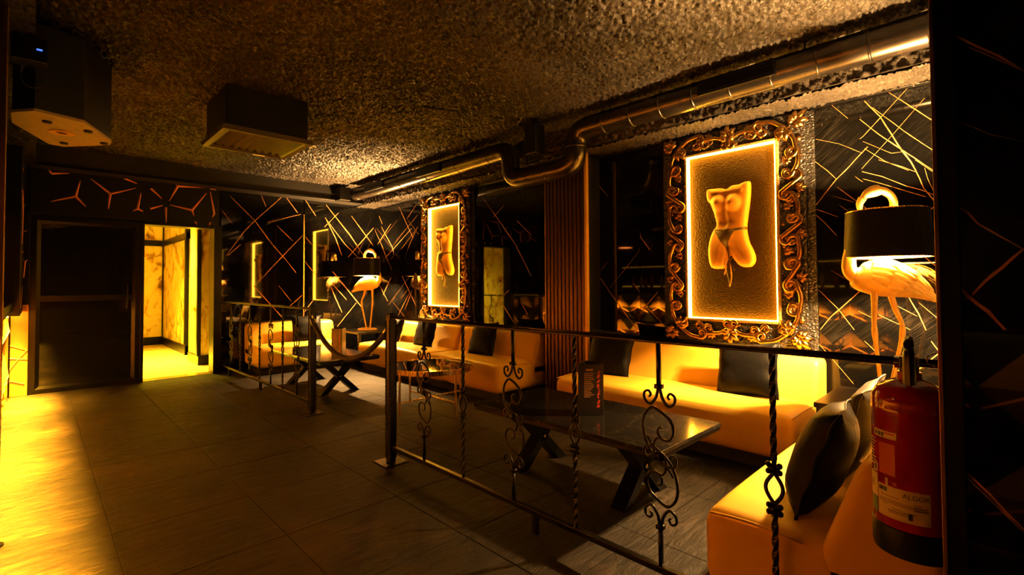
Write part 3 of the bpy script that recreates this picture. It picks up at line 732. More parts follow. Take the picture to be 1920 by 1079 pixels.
for nm, f_ in (('c_scroll', c_scroll), ('s_scroll', s_scroll), ('acanthus_leaf', acanthus), ('corner_leaf', lambda: acanthus(7, 3.6)), ('bead', bead)):
    ORN[nm] = f_().mesh(nm); ORN[nm].shade_smooth(); ORN[nm].materials.append(MAT['carved_bronze'])

def inside(p, poly):
    c = False; n = len(poly); j = n-1
    for i in range(n):
        if (poly[i][1] > p[1]) != (poly[j][1] > p[1]) and p[0] < (poly[j][0]-poly[i][0])*(p[1]-poly[i][1])/(poly[j][1]-poly[i][1])+poly[i][0]: c = not c
        j = i
    return c
def near(p, poly):
    best = (9, None)
    for i in range(len(poly)):
        a = poly[i]; b = poly[(i+1) % len(poly)]
        dx, dy = b[0]-a[0], b[1]-a[1]; l2 = dx*dx+dy*dy
        t = max(0, min(1, ((p[0]-a[0])*dx+(p[1]-a[1])*dy)/l2)) if l2 else 0
        q = (a[0]+dx*t, a[1]+dy*t); d = math.hypot(p[0]-q[0], p[1]-q[1])
        if d < best[0]: best = (d, q)
    return best
def smooth_poly(P, it=2):
    for _ in range(it):
        Q = []
        for i in range(len(P)):
            a, b = P[i], P[(i+1) % len(P)]
            Q += [(a[0]*.75+b[0]*.25, a[1]*.75+b[1]*.25), (a[0]*.25+b[0]*.75, a[1]*.25+b[1]*.75)]
        P = Q
    return P
TP = smooth_poly([(-y, z) for y, z in TORSO])
def torso_h(x, y):
    """sculpted relief height of the torso (local x right, y = height)"""
    d = near((x, y), TP)[0]
    w = .060
    k = min(1, d/w); h = .040*(1-(1-k)**4)**.5+.030*min(1, d/.13)
    for bx, by in ((-.087, 1.862), (.040, 1.856)):
        q = ((x-bx)/.074)**2+((y-by-.004)/.080)**2
        h += .040*max(0, 1-q)**1.7
    h -= .005*math.exp(-(((x+.025)/.022)**2))*(1 if 1.66 < y < 1.96 else .2)          # midline
    h -= .014*math.exp(-(((x+.02)/.05)**2+((y-1.70)/.03)**2))
    h += .018*math.exp(-(((x+.03)/.08)**2+((y-1.60)/.06)**2))                            # belly
    if y < 1.56: h -= .030*math.exp(-(((x+.015)/.016)**2))*min(1, (1.56-y)/.06)             # between the thighs
    h += .006*math.exp(-(((y-1.965)/.02)**2))*(1 if abs(x+.02) < .13 else 0)             # collar bones
    return max(h, 0)
def torso_mesh():
    st = .0075; G = {}; vs = []; fs = []
    x0, x1 = min(p[0] for p in TP), max(p[0] for p in TP); z0, z1 = min(p[1] for p in TP), max(p[1] for p in TP)
    nx = int((x1-x0)/st)+3; nz = int((z1-z0)/st)+3
    for i in range(nx):
        for j in range(nz):
            p = (x0-st+i*st, z0-st+j*st); ins = inside(p, TP); d, q = near(p, TP)
            if ins and d > st*.35: G[i, j] = len(vs); vs.append((p[0], p[1], .012+torso_h(*p)))
            elif d < st*1.2: G[i, j] = len(vs); vs.append((q[0], q[1], .0))
    for i in range(nx):
        for j in range(nz):
            k = [(i, j), (i+1, j), (i+1, j+1), (i, j+1)]
            if all(a in G for a in k) and any(vs[G[a]][2] > .001 for a in k): fs.append(tuple(G[a] for a in k))
    return MB().add(vs, fs)
TORSO_MESH = torso_mesh().mesh('torso'); TORSO_MESH.shade_smooth(); TORSO_MESH.materials.append(MAT['plaster_gold'])

ZT, ZBt = 2.309, .896
def picture(yc, label, rnd):
    T = thing('illuminated_torso_picture', label, 'wall art', matrix=wall_matrix(yc, 0, XW), group='framed light boxes on the right wall')
    W, zc, H = .724, (ZT+ZBt)/2, ZT-ZBt
    obj('backing_board', MB().bbox(-.615, .615, .52, ZS-.03, .0, .02, .004), 'hammered_black', T)
    # box moulding around the opening
    b, dp = .20, .080
    x0, x1, y0, y1 = -W/2, W/2, ZBt, ZT
    for (a0, a1, c0, c1) in ((x0-b, x0, y0-b, y1+b), (x1, x1+b, y0-b, y1+b), (x0, x1, y0-b, y0), (x0, x1, y1, y1+b)):
        c1 = min(c1, ZS-.03)
        obj('moulding', MB().bbox(a0, a1, c0, c1, .02, .055, .006), 'hammered_black', T)
    for (a0, a1, c0, c1) in ((x0-.02, x0, y0-.02, y1+.02), (x1, x1+.02, y0-.02, y1+.02), (x0, x1, y0-.02, y0), (x0, x1, y1, y1+.02)):
        obj('inner_lip', MB().bbox(a0, a1, c0, c1, .05, dp, .004), 'lip_gold', T)
    obj('rear_panel', MB().box(x0, x1, y0, y1, .020, .026), 'hammered_bronze', T)
    e = .008
    for (a0, a1, c0, c1) in ((x0, x0+e, y0, y1), (x1-e, x1, y0, y1), (x0+e, x1-e, y0, y0+e), (x0+e, x1-e, y1-e, y1)):
        obj('led_strip', MB().box(a0, a1, c0, c1, .0265, .076), 'led_frame', T)
    tm = obj('torso', TORSO_MESH, None, T, matrix=Matrix.Translation((0, 0, .024)))
    tm['label'] = 'pale sculpted headless torso in relief'
    belt = []
    for k in range(21):
        x = -.120+.25*k/20; belt.append((x, 1.634+.03*((x)/.13)**2*.4, .024+.016+torso_h(x*.98, 1.636)))
    obj('belt', MB().tube(belt, .012, 6, True, .35, (0, 0, 1)), 'dark_ribbon', tm, True, matrix=Matrix.Translation((0, 0, -.024)))
    n = 8
    vs = []; fs = []
    for i in range(n+1):
        y = 1.625-.13*i/n; w_ = .072*(1-i/n)+.006; cx_ = -.028+.006*i/n
        for k in range(7):
            x = cx_-w_+2*w_*k/6; vs.append((x, y, .024+.0175+torso_h(x, y)))
    for i in range(n):
        for k in range(6): fs.append((i*7+k, i*7+k+1, (i+1)*7+k+1, (i+1)*7+k))
    obj('cloth', MB().add(vs, fs), 'dark_ribbon', tm, True, matrix=Matrix.Translation((0, 0, -.024)))
    for x_, yb, sw in ((-.028, 1.19, .012), (-.012, 1.17, -.01), (.012, 1.30, .02), (-.05, 1.27, -.008)):
        pts = [(x_+sw*math.sin(k*.9)+.01*k/8, 1.52-(1.52-yb)*k/8, .024+.022+.5*torso_h(x_, max(1.36, 1.52-(1.52-yb)*k/8))+.006*math.sin(k*1.7)) for k in range(9)]
        obj('ribbon', MB().tube(pts, .006, 6, True, .5, (0, 0, 1)), 'dark_ribbon' if sw > 0 else 'plaster_gold', tm, True, matrix=Matrix.Translation((0, 0, -.024)))
    # carved ornament
    def orn(nm, x, y, s, ang, flip=1, z=.05):
        if y + s*.5 > ZS-.03: y = ZS-.03-s*.5
        s *= 1.28
        m = Matrix.Translation((x, y, z)) @ Matrix.Rotation(ang, 4, 'Z') @ Matrix.Diagonal((s*flip, s, s*.9, 1))
        obj(nm, ORN[nm], None, T, matrix=m)
    for sx in (-1, 1):
        X = sx*(W/2+.105)
        for sy in (-1, 1):
            Y = zc+sy*(H/2+.095)
            dg = math.atan2(sy, sx)
            orn('corner_leaf', X+sx*.03, Y+sy*.015, .115, dg-PI/2)
            orn('acanthus_leaf', X-sx*.01, Y-sy*.02, .12, dg+PI/2, 1, .052)
            orn('c_scroll', X-sx*.02, Y-sy*.125, .13, sx*-PI/2+.4*sx*sy, sy, .052)
            orn('c_scroll', X-sx*.145, Y+sy*.005, .13, (0 if sy > 0 else PI)-.4*sx*sy, 1, .052)
            orn('bead', X+sx*.055, Y-sy*.11, .035, 0)
            orn('bead', X-sx*.115, Y+sy*.055, .03, 0)
        # stiles: alternating scrolls and leaves
        n = 7
        for k in range(n):
            Y = zc+(k-(n-1)/2)*.172
            s = .105+.02*rnd.random()
            if k % 2 == 0:
                orn('c_scroll', X+sx*.005, Y, s*1.15, -sx*PI/2+rnd.uniform(-.25, .25), 1)
                orn('acanthus_leaf', X-sx*.05, Y+.02, s*.62, sx*PI/2*-1+rnd.uniform(-.4, .4))
            else:
                orn('s_scroll', X, Y, s*1.2, PI/2+rnd.uniform(-.2, .2), sx)
                orn('acanthus_leaf', X+sx*.035, Y-.03, s*.65, -sx*PI/2+rnd.uniform(-.6, .6))
            orn('bead', X+sx*rnd.uniform(-.05, .05), Y+.085, .028+.014*rnd.random(), 0)
            orn('bead', X+sx*rnd.uniform(-.07, .07), Y+.05, .02+.01*rnd.random(), 0)
    for sy in (-1, 1):
        Y = zc+sy*(H/2+.085)
        orn('corner_leaf', 0, Y+sy*.01, .12, (0 if sy > 0 else PI))
        for sx in (-1, 1):
            orn('c_scroll', sx*.105, Y-sy*.015, .125, (0 if sy > 0 else PI)+.25*sx*sy, 1)
            orn('s_scroll', sx*.215, Y+sy*.005, .10, .2*sx, sx*sy)
            orn('acanthus_leaf', sx*.15, Y+sy*.03, .075, (0 if sy > 0 else PI)-.7*sx*sy)
            orn('bead', sx*.06, Y-sy*.045, .03, 0)
            orn('bead', sx*.25, Y-sy*.03, .03, 0)
    return T
picture(1.62, 'large ornate carved frame with glowing torso above the nearest long sofa', random.Random(3))
picture(5.586, 'ornate carved frame with glowing torso farther away by the corner lamp', random.Random(5))

# ================================================================ sofas
def sofa(name, label, W, D, loc, rz, zs=.37, zb=.66, plinth=.085):
    T = thing(name, label, 'sofa', loc, rz, 'low cream leather sofas')
    obj('plinth', MB().box(.05, W-.05, .07, D-.04, 0, plinth), 'black_matte', T)
    dome = lambda p: (p.x, p.y, p.z + (.022*(1-((p.x-W/2)/(W/2))**4)*(1-((p.y-D*.3)/(D*.5))**2) if p.z > zs-.03 else 0))
    obj('seat', MB().rbox(0, W, 0, D-.02, plinth, zs, .065, 5, 8, dome), 'cream_leather', T, True)
    k = .30
    lean = lambda p: (p.x, p.y + (p.z-.3)*.30, p.z)
    bk = obj('backrest', MB().rbox(.0, W, D-.34, D-.012, .2, zb, .05, 4, 6, lambda p: (p.x, p.y+max(0, (p.z-.3))*.36*max(0, min(1, (D-.012-p.y)/.328)), p.z)), 'cream_leather', T, True)
    obj('piping', MB().tube([(.012, .03+(D-.4)*q/8, zs-.012+.010*math.sin(PI*q/8)) for q in range(9)], .005, 6), 'cream_leather', T, True)
    obj('piping', MB().tube([(W-.012, .03+(D-.4)*q/8, zs-.012+.010*math.sin(PI*q/8)) for q in range(9)], .005, 6), 'cream_leather', T, True)
    for x in (W/3, 2*W/3) if W > 1.5 else (W/2,):
        obj('seam', MB().tube([(x, .0+.004, plinth+.02), (x, -.0015, .2), (x, .02, zs-.04)], .0022, 5), 'cream_leather', T, True)
    return T
XF = 3.31
sofa('lounge_sofa', 'longest cream sofa under the larger glowing torso picture', 1.92, .82, (XF, 2.86, 0), -PI/2)
sofa('lounge_sofa', 'cream sofa left of the reeded column with one dark cushion', 1.34, .82, (XF, 4.93, 0), -PI/2)
sofa('lounge_sofa', 'cream sofa beneath the farther torso picture next to the corner lamp', 1.62, .82, (XF, 6.59, 0), -PI/2)
sofa('lounge_sofa', 'cream sofa against the back wall beside the open doorway', 1.22, .66, (2.12, 6.98, 0), 0)
sofa('lounge_sofa', 'nearest cream sofa behind the fire extinguisher, cut by the frame', 1.32, .70, (3.09, .82, 0), PI)

# ================================================================ cushions
def cushion(name, label, size, thick, M_, mat='black_satin', seed=0):
    rnd = random.Random(seed); n = 14; ph = [rnd.uniform(0, 6.28) for _ in range(4)]
    vs = []; fs = []
    W, H = size
    def top(u, v, s):
        e = (1-abs(u)**2.6)*(1-abs(v)**2.6)
        pin = 1-.07*(1-abs(u))**1.5*abs(v)**4-.0
        x = W/2*u*(1-.08*(1-abs(v)**2)*abs(u)**3); y = H/2*v*(1-.08*(1-abs(u)**2)*abs(v)**3)
        wr = .006*math.sin(5*u+ph[0]+3*v)*(1-e)+.005*math.sin(9*v+ph[1])*abs(u)
        return (x, y, s*(thick/2*max(0, e)**.55+.004)+wr)
    for s in (1, -1):
        o = len(vs)
        for i in range(n+1):
            for j in range(n+1): vs.append(top(-1+2*i/n, -1+2*j/n, s))
        for i in range(n):
            for j in range(n): fs.append((o+i*(n+1)+j, o+(i+1)*(n+1)+j, o+(i+1)*(n+1)+j+1, o+i*(n+1)+j+1))
    m = (n+1)**2
    def edge(a, b): fs.append((a, b, b+m, a+m))
    for i in range(n):
        edge(i*(n+1), (i+1)*(n+1)); edge(i*(n+1)+n, (i+1)*(n+1)+n); edge(i, i+1); edge(n*(n+1)+i, n*(n+1)+i+1)
    T = thing(name, label, 'cushion', matrix=M_, group='dark throw cushions')
    obj('cover', MB().add(vs, fs), mat, T, True)
    rim = []
    for k in range(56):
        t = k/56*4; s = int(t); f = -1+2*(t-s)
        u, v = ((f, -1), (1, f), (-f, 1), (-1, -f))[s]
        q = top(u, v, 1); rim.append((q[0], q[1], q[2]-.004))
    rim.append(rim[0])
    obj('piping', MB().tube(rim, .005, 6, False), mat, T, True)
    return T
def cush_m(pos, face, tilt, roll=0):
    """cushion standing on its edge: face = world direction its front looks to, tilted back"""
    f = Vector(face).normalized(); up = Vector((0, 0, 1))
    zl = (f*math.cos(tilt)+up*math.sin(tilt)).normalized()
    xl = up.cross(f).normalized(); yl = zl.cross(xl)
    m = Matrix((xl, yl, zl)).transposed()
    m = (m @ Matrix.Rotation(roll, 3, 'Z')).to_4x4(); m.translation = pos
    return m
cushion('throw_cushion', 'wrinkled black cushion on the right half of the longest sofa', (.43, .40), .14, cush_m((3.73, 1.36, .565), (-1, 0, 0), .32, .07), seed=1)
cushion('throw_cushion', 'black cushion at the left end of the longest sofa beside the column', (.46, .42), .14, cush_m((3.73, 2.55, .57), (-1, 0, 0), .30, -.03), seed=2)
cushion('throw_cushion', 'black cushion on the sofa left of the reeded column', (.43, .40), .13, cush_m((3.74, 4.32, .56), (-1, 0, 0), .30, .04), seed=3)
cushion('throw_cushion', 'black cushion on the sofa beneath the farther torso picture', (.42, .40), .13, cush_m((3.74, 5.50, .56), (-1, 0, 0), .30, .03), seed=4)
cushion('throw_cushion', 'dark cushion on the sofa against the back wall', (.44, .40), .13, cush_m((2.86, 7.24, .56), (0, -1, 0), .30, -.03), seed=5)
cushion('throw_cushion', 'black cushion behind the corner lamp end of the farther sofa', (.38, .36), .12, cush_m((3.74, 6.28, .55), (-1, 0, 0), .30, .03), seed=6)
cushion('throw_cushion', 'large round-edged black cushion half hidden by the fire extinguisher', (.40, .40), .17, cush_m((2.10, .50, .56), (-.1, 1, 0), .36, .06), seed=7)
cushion('throw_cushion', 'grey satin cushion behind the large black one on the nearest sofa', (.44, .42), .13, cush_m((2.54, .47, .57), (.0, 1, 0), .30, -.05), 'grey_satin', seed=8)

# ================================================================ tables
def x_table(label, x0, x1, y0, y1, zt, yl, grp='cross-legged marble tables'):
    cxx, cyy = (x0+x1)/2, (y0+y1)/2
    T = thing('coffee_table', label, 'table', (cxx, cyy, 0), 0, grp)
    W, L = (x1-x0)/2, (y1-y0)/2
    obj('table_top', MB().bbox(-W, W, -L, L, zt-.022, zt, .003), 'table_marble', T)
    obj('edge_band', MB().bbox(-W+.004, W-.004, -L+.004, L-.004, zt-.042, zt-.022, .002), 'black_metal', T)
    for y in yl:
        y -= cyy
        for s in (-1, 1):
            a, b = s*.19, -s*.19; zz = zt-.042
            w_ = .038
            obj('leg', MB().add([(a-w_, y-.045, 0), (a+w_, y-.045, 0), (b+w_, y-.045, zz), (b-w_, y-.045, zz),
                                 (a-w_, y+.045, 0), (a+w_, y+.045, 0), (b+w_, y+.045, zz), (b-w_, y+.045, zz)],
                                [(0, 1, 2, 3), (7, 6, 5, 4), (0, 4, 5, 1), (1, 5, 6, 2), (2, 6, 7, 3), (3, 7, 4, 0)]), 'black_metal', T)
        obj('bolt', MB().ellipsoid((0, y-.046, zz/2), (.014, .008, .014), 10, 6), 'chrome', T, True)
    obj('stretcher', MB().bbox(-.02, .02, yl[0]-cyy, yl[1]-cyy, zt-.07, zt-.042, .002), 'black_metal', T)
    return T
x_table('cross-legged dark marble table behind the near railing', 2.10, 2.78, 1.16, 2.52, .41, (1.48, 2.24))
x_table('cross-legged dark marble table between the railing gap and the back sofa', 2.10, 2.78, 4.98, 6.42, .41, (5.28, 6.2))

t = thing('round_glass_table', 'round black glass table with a brass rim and thin brass legs', 'table', (2.74, 3.92, 0))
RT = .40; zt = .43
obj('glass_top', MB().lathe([(0, zt-.012), (RT-.008, zt-.012), (RT-.008, zt-.006), (0, zt-.006)], 48), 'smoked_glass', t)
obj('rim', MB().lathe([(RT-.008, zt-.045), (RT, zt-.045), (RT+.002, zt), (RT-.006, zt), (RT-.008, zt-.045)], 56), 'brass', t, 40)
feet = [(2.698, 4.443), (2.478, 3.905), (3.009, 3.965), (2.764, 3.387)]
lp = []
for k in range(4):
    a = math.radians(80+90*k+12); lp.append((.36*math.cos(a), .36*math.sin(a)))
for (x, y) in lp:
    obj('leg', MB().tube([(x, y, 0), (x, y, zt-.045)], .010, 10), 'brass', t, 40)
for k in range(2):
    a, b = lp[k], lp[k+2]
    obj('stretcher', MB().tube([(a[0], a[1], .12), (b[0], b[1], .12)], .008, 10), 'brass', t, 40)

def side_table(label, x0, x1, y0, y1, zt):
    T = thing('side_table', label, 'table', ((x0+x1)/2, (y0+y1)/2, 0), 0, 'black corner lamp tables')
    W, L = (x1-x0)/2, (y1-y0)/2
    obj('table_top', MB().bbox(-W, W, -L, L, zt-.03, zt, .004), 'black_paint', T)
    for sx in (-1, 1):
        for sy in (-1, 1):
            obj('leg', MB().bbox(sx*(W-.03)-.02, sx*(W-.03)+.02, sy*(L-.03)-.02, sy*(L-.03)+.02, 0, zt-.03, .003), 'black_paint', T)
    obj('lower_shelf', MB().bbox(-W+.02, W-.02, -L+.02, L-.02, .12, .14, .003), 'black_paint', T)
    return T
side_table('black square side table under the far flamingo lamp', 3.38, 4.06, 6.68, 7.36, .5)
side_table('black square side table under the near flamingo lamp', 3.26, 3.90, .18, .82, .5)

# ================================================================ flamingo lamps
def smoothline(P, n=6):
    P = [Vector(p) for p in P]; out = []
    for i in range(len(P)-1):
        p0, p1, p2, p3 = P[max(i-1, 0)], P[i], P[i+1], P[min(i+2, len(P)-1)]
        for k in range(n):
            t = k/n
            out.append(.5*((2*p1)+(p2-p0)*t+(2*p0-5*p1+4*p2-p3)*t*t+(3*p1-p0-3*p2+p3)*t**3))
    out.append(P[-1]); return out
def flamingo_lamp(label, loc, rz, power=1.0):
    """local +x is where the bird faces; z=0 is the table top"""
    T = thing('flamingo_lamp', label, 'lamp', loc, rz, 'gold flamingo table lamps')
    base = [(.15*math.cos(a)*(1+.14*math.sin(5*a+.5)), .12*math.sin(a)*(1+.16*math.cos(4*a))) for a in [k*2*PI/36 for k in range(36)]]
    mb = MB().loft([[(x, y, 0) for x, y in base], [(x, y, .012) for x, y in base], [(x*.8, y*.8, .026) for x, y in base], [(x*.35, y*.35, .034) for x, y in base]])
    obj('base', mb, 'gold_leaf', T, 40)
    # body: rings along the spine from tail to breast
    sp = [(-.235, .585, .008, .006), (-.20, .61, .026, .022), (-.14, .655, .060, .056), (-.06, .695, .088, .090), (.02, .72, .097, .108), (.08, .725, .090, .102), (.135, .725, .070, .078), (.17, .735, .046, .05)]
    C = smoothline([(x, 0, z) for x, z, _, _ in sp], 4); n = len(C)-1
    RR = smoothline([(a, b, 0) for _, _, a, b in sp], 4)
    rings = []
    for i, c in enumerate(C):
        tng = (C[min(i+1, n)]-C[max(i-1, 0)]).normalized(); up = Vector((0, 1, 0)).cross(tng) * -1
        rings.append([tuple(c+Vector((0, 1, 0))*(RR[i].x*math.cos(2*PI*k/18))+up*(RR[i].y*math.sin(2*PI*k/18))) for k in range(18)])
    obj('body', MB().loft(rings), 'gold_leaf', T, True)
    def surf(u, phi, off):      # u 0 tail .. 1 breast, phi from the side (0) to the back (90 deg)
        q = max(0, min(n-1e-6, u*n)); i = int(q); f = q-i
        c = C[i]*(1-f)+C[i+1]*f; rr = RR[i]*(1-f)+RR[i+1]*f
        tg = (C[min(i+1, n)]-C[max(i-1, 0)]).normalized(); up = Vector((0, 1, 0)).cross(tg)*-1
        return c, rr, up
    for s in (-1, 1):
        mb = MB()
        def feather(u0, phi0, du, dphi, off):
            g = []; NU, NV = 6, 4
            for iu in range(NU+1):
                t = iu/NU; w_ = math.sqrt(max(0, 1-max(0, (t-.45)/.55)**2.2))*(.75+.25*min(1, t*3))
                for iv in range(NV+1):
                    v = -1+2*iv/NV
                    u = u0-du*t; ph = phi0+dphi*w_*v-.22*t
                    c, rr, up = surf(u, ph, off)
                    h = off+.006*t+.0035*(1-v*v)
                    g.append(c+Vector((0, s, 0))*((rr.x+h)*math.cos(ph))+up*((rr.y+h)*math.sin(ph)))
            fs = [(a_*(NV+1)+b_, (a_+1)*(NV+1)+b_, (a_+1)*(NV+1)+b_+1, a_*(NV+1)+b_+1) for a_ in range(NU) for b_ in range(NV)]
            mb.add(g, fs)
        for row, (u0, du) in enumerate(((.34, .30), (.50, .26), (.64, .24), (.78, .22))):
            for k in range(6):
                feather(u0-.03*k*.4, math.radians(-16+17*k), du, math.radians(11), .002+.0025*row)
        obj('wing', mb, 'gold_leaf', T, True)
    neck = smoothline([(.13, 0, .715), (.182, 0, .76), (.19, 0, .83), (.165, 0, .92), (.09, 0, 1.0), (.01, 0, 1.07), (-.035, 0, 1.135), (-.03, 0, 1.195), (.01, 0, 1.235), (.06, 0, 1.238)], 5)
    obj('neck', MB().tube(neck, lambda t: .044-.024*min(1, t*1.6)+.006*max(0, t-.8)*5, 14, True, 1, (0, 1, 0)), 'gold_leaf', T, True)
    hd = smoothline([(.03, 0, 1.242), (.065, 0, 1.236), (.10, 0, 1.215), (.12, 0, 1.185)], 5)
    obj('head', MB().tube(hd, lambda t: .018+.016*math.sin(PI*min(1, t+.25)), 14, True, 1, (0, 1, 0)), 'gold_leaf', T, True)
    bk = smoothline([(.115, 0, 1.198), (.13, 0, 1.165), (.126, 0, 1.13), (.108, 0, 1.108)], 5)
    obj('beak', MB().tube(bk, lambda t: .020*(1-t)**.7+.003, 10, True, 1, (0, 1, 0)), 'gold_leaf', T, True)
    for (x0, kx, fx, y) in ((.075, .078, .045, .028), (-.01, -.075, .0, -.028)):
        pts = smoothline([(x0, y, .67), (x0+(kx-x0)*.5, y, .54), (kx, y, .42), ((kx+fx)/2, y*.9, .22), (fx, y*.8, .03)], 6)
        obj('leg', MB().tube(pts, lambda t: .021-.010*min(1, t*2.2)+.006*math.exp(-((t-.52)/.06)**2)+.005*max(0, t-.9)*8, 10, True), 'gold_leaf', T, True)
    # shade, bulb and stem
    zb, zt_, R = .845, 1.115, .212
    sh = obj('lamp_shade', MB().lathe([(R, zb), (R-.012, zt_)], 48, (.0, 0, 0)), 'black_satin_shade', T, True)
    obj('shade_lining', MB().lathe([(R-.004, zb+.001), (R-.016, zt_-.001)], 48), 'shade_inner', sh, True)
    for zz, rr in ((zb, R-.002), (zt_, R-.014)):
        obj('shade_ring', MB().tube([(rr*math.cos(a), rr*math.sin(a), zz) for a in [k*2*PI/48 for k in range(49)]], .0035, 6, False), 'brass', sh, True)
    for k in range(3):
        a = k*2*PI/3+.4
        obj('spider_arm', MB().tube([(-.02, 0, 1.09), ((R-.016)*math.cos(a), (R-.016)*math.sin(a), 1.08)], .003, 6), 'brass', sh)
    obj('stem', MB().tube([(-.02, 0, 1.01), (-.02, 0, 1.10)], .006, 10), 'brass', T, 40)
    obj('bulb', MB().ellipsoid((-.02, 0, .985), (.024, .024, .026), 16, 10), 'bulb_glow', T, True)
    l = bpy.data.lights.new('bulb_light', 'POINT'); l.energy = BULB_W*power; l.color = BULB; l.shadow_soft_size = .04
    lo = bpy.data.objects.new('bulb_light', l); COL.objects.link(lo); lo.parent = T; lo.location = (-.02, 0, .985)
    return T
flamingo_lamp('gold flamingo lamp with black shade behind the fire extinguisher', (3.56, .50, .5), math.radians(115))
flamingo_lamp('gold flamingo lamp with black shade in the far corner', (3.71, 7.05, .5), math.radians(-45), .7)

# ================================================================ wrought iron railings
def volute(cx, cz, r, sgn, a0, turns, n=18, k=.2):
    return [(0, cx+sgn*(r*(1-(1-k)*i/n))*math.cos(a0+turns*2*PI*i/n), cz+(r*(1-(1-k)*i/n))*math.sin(a0+turns*2*PI*i/n)) for i in range(n+1)]
def scroll_baluster(zb, zt):
    """tall double S scroll with small curls top and bottom; plane YZ, axis at y=0"""
    mb = MB(); r = .0058
    mb.tube([(0, 0, zb), (0, 0, .262)], .010, 4, True, square=True)
    mb.tube([(0, 0, .80), (0, 0, zt)], .010, 4, True, square=True)
    for z in (.262, .80): mb.box(-.013, .013, -.014, .014, z-.008, z+.008)
    half = []
    # big S: loop hung below the collar, crossing at the middle
    A = smoothline([(0, -.012, .70), (0, .03, .715), (0, .062, .685), (0, .072, .635), (0, .058, .575), (0, .03, .535), (0, 0, .515), (0, -.03, .495), (0, -.055, .462)], 6)
    B = smoothline([(0, -.012, .70), (0, -.045, .675), (0, -.058, .635), (0, -.04, .60), (0, -.012, .598), (0, .008, .618), (0, .002, .64), (0, -.012, .642)], 6)
    C_ = smoothline([(0, .0, .515), (0, .022, .54), (0, .025, .575), (0, .01, .60), (0, -.012, .598)], 5)
    half = [A, B, C_]
    # curls beside the collar
    for s in (-1, 1):
        half.append(smoothline([(0, s*.004, .79), (0, s*.014, .755), (0, s*.038, .728), (0, s*.062, .742), (0, s*.064, .768), (0, s*.046, .778), (0, s*.036, .764), (0, s*.044, .754)], 6))
    half.append(smoothline([(0, 0, .515), (0, -.03, .50), (0, -.06, .505), (0, -.068, .53), (0, -.052, .543), (0, -.04, .53)], 6))
    for P in half:
        tt = lambda t: r*(1.1-.35*t)
        mb.tube(P, tt, 6, True, up=(1, 0, 0))
        mb.tube([(x, -y, 1.031-.0-(z)) if False else (x, -y, 1.062-z-.0) for x, y, z in [(p[0], p[1], p[2]) for p in P]], tt, 6, True, up=(1, 0, 0))
    mb.box(-.012, .012, -.016, .016, .518, .544)
    return mb
def twist_baluster(zb, zt):
    """twisted square bar with an oval eye and two knuckles"""
    mb = MB(); zc_ = .527
    for a, b in ((zb, zc_-.05), (zc_+.05, zt)):
        n = max(12, int((b-a)/.012))
        mb.tube([(0, 0, a+(b-a)*k/n) for k in range(n+1)], .0105, 4, True, twist=(b-a)*34)
    for s in (-1, 1):
        mb.tube(smoothline([(0, 0, zc_-.052), (0, s*.020, zc_-.022), (0, s*.026, zc_), (0, s*.020, zc_+.022), (0, 0, zc_+.052)], 5), .0065, 7, True, up=(1, 0, 0))
    for z in (zc_-.066, zc_+.066):
        mb.ellipsoid((0, 0, z), (.015, .020, .011), 10, 6)
        for s in (-1, 1):
            mb.ellipsoid((0, s*.017, z+.010), (.010, .010, .010), 8, 5); mb.ellipsoid((0, s*.017, z-.012), (.010, .010, .010), 8, 5)
    return mb
BZ, TZ = .115, .968
SCM = scroll_baluster(BZ, TZ).mesh('scroll_baluster'); SCM.shade_smooth()
TWM = twist_baluster(BZ, TZ).mesh('twisted_baluster')
def railing(label, x, y0, y1, bal, ypost, feet):
    T = thing('iron_railing', label, 'railing', (x, 0, 0), 0, 'wrought iron railings')
    n = int((y1-y0)/.014)
    obj('top_rail', MB().bbox(-.017, .017, y0, y1, TZ, TZ+.010, .003), 'wrought_iron', T)
    tr = obj('rope_moulding', MB().tube([(0, y0+(y1-y0)*k/n, TZ+.011) for k in range(n+1)], .011, 4, True, .7, (1, 0, 0), twist=(y1-y0)*110), 'wrought_iron', T)
    obj('bottom_rail', MB().bbox(-.013, .013, y0, y1, BZ-.026, BZ, .003), 'wrought_iron', T)
    for kind, y in bal:
        obj('scroll_baluster' if kind == 's' else 'twisted_baluster', SCM if kind == 's' else TWM, 'wrought_iron', T, loc=(0, y, 0))
    for y in feet:
        obj('support_leg', MB().bbox(-.014, .014, y-.014, y+.014, 0, BZ-.026, .002), 'wrought_iron', T)
    for y in ypost:
        p = obj('post', MB().bbox(-.024, .024, y-.024, y+.024, .008, TZ+.02, .004), 'wrought_iron', T)
        nn = 60
        for sx in (-1, 1):
            for sy in (-1, 1):
                obj('rope_edge', MB().tube([(sx*.024, y+sy*.024, .03+(.93)*k/nn) for k in range(nn+1)], .006, 4, True, twist=60), 'wrought_iron', p)
        obj('base_plate', MB().bbox(-.085, .085, y-.085, y+.085, 0, .008, .002), 'black_metal', p)
        obj('post_cap', MB().lathe([(.034, TZ+.02), (.034, TZ+.028), (.012, TZ+.04), (0, TZ+.042)], 4, (0, y, 0), PI/4, PI/4+2*PI), 'wrought_iron', p)
        for sx in (-1, 1):
            obj('anchor_bolt', MB().ellipsoid((sx*.06, y-.06, .010), (.010, .010, .006), 10, 5), 'chrome', p, True)
    return T
railing('nearer iron railing with scrollwork running to the partition', 1.733, .112, 2.94,
        (('s', 2.561), ('t', 2.174), ('s', 1.769), ('t', 1.376), ('s', .961), ('t', .553)), (2.955,), (1.62, .3))
railing('farther iron railing ending near the back wall', 1.86, 4.60, 7.62,
        (('s', 4.964), ('t', 5.354), ('s', 5.716), ('t', 6.09), ('s', 6.446), ('t', 6.848), ('s', 7.24)), (4.588,), (6.05, 7.3))
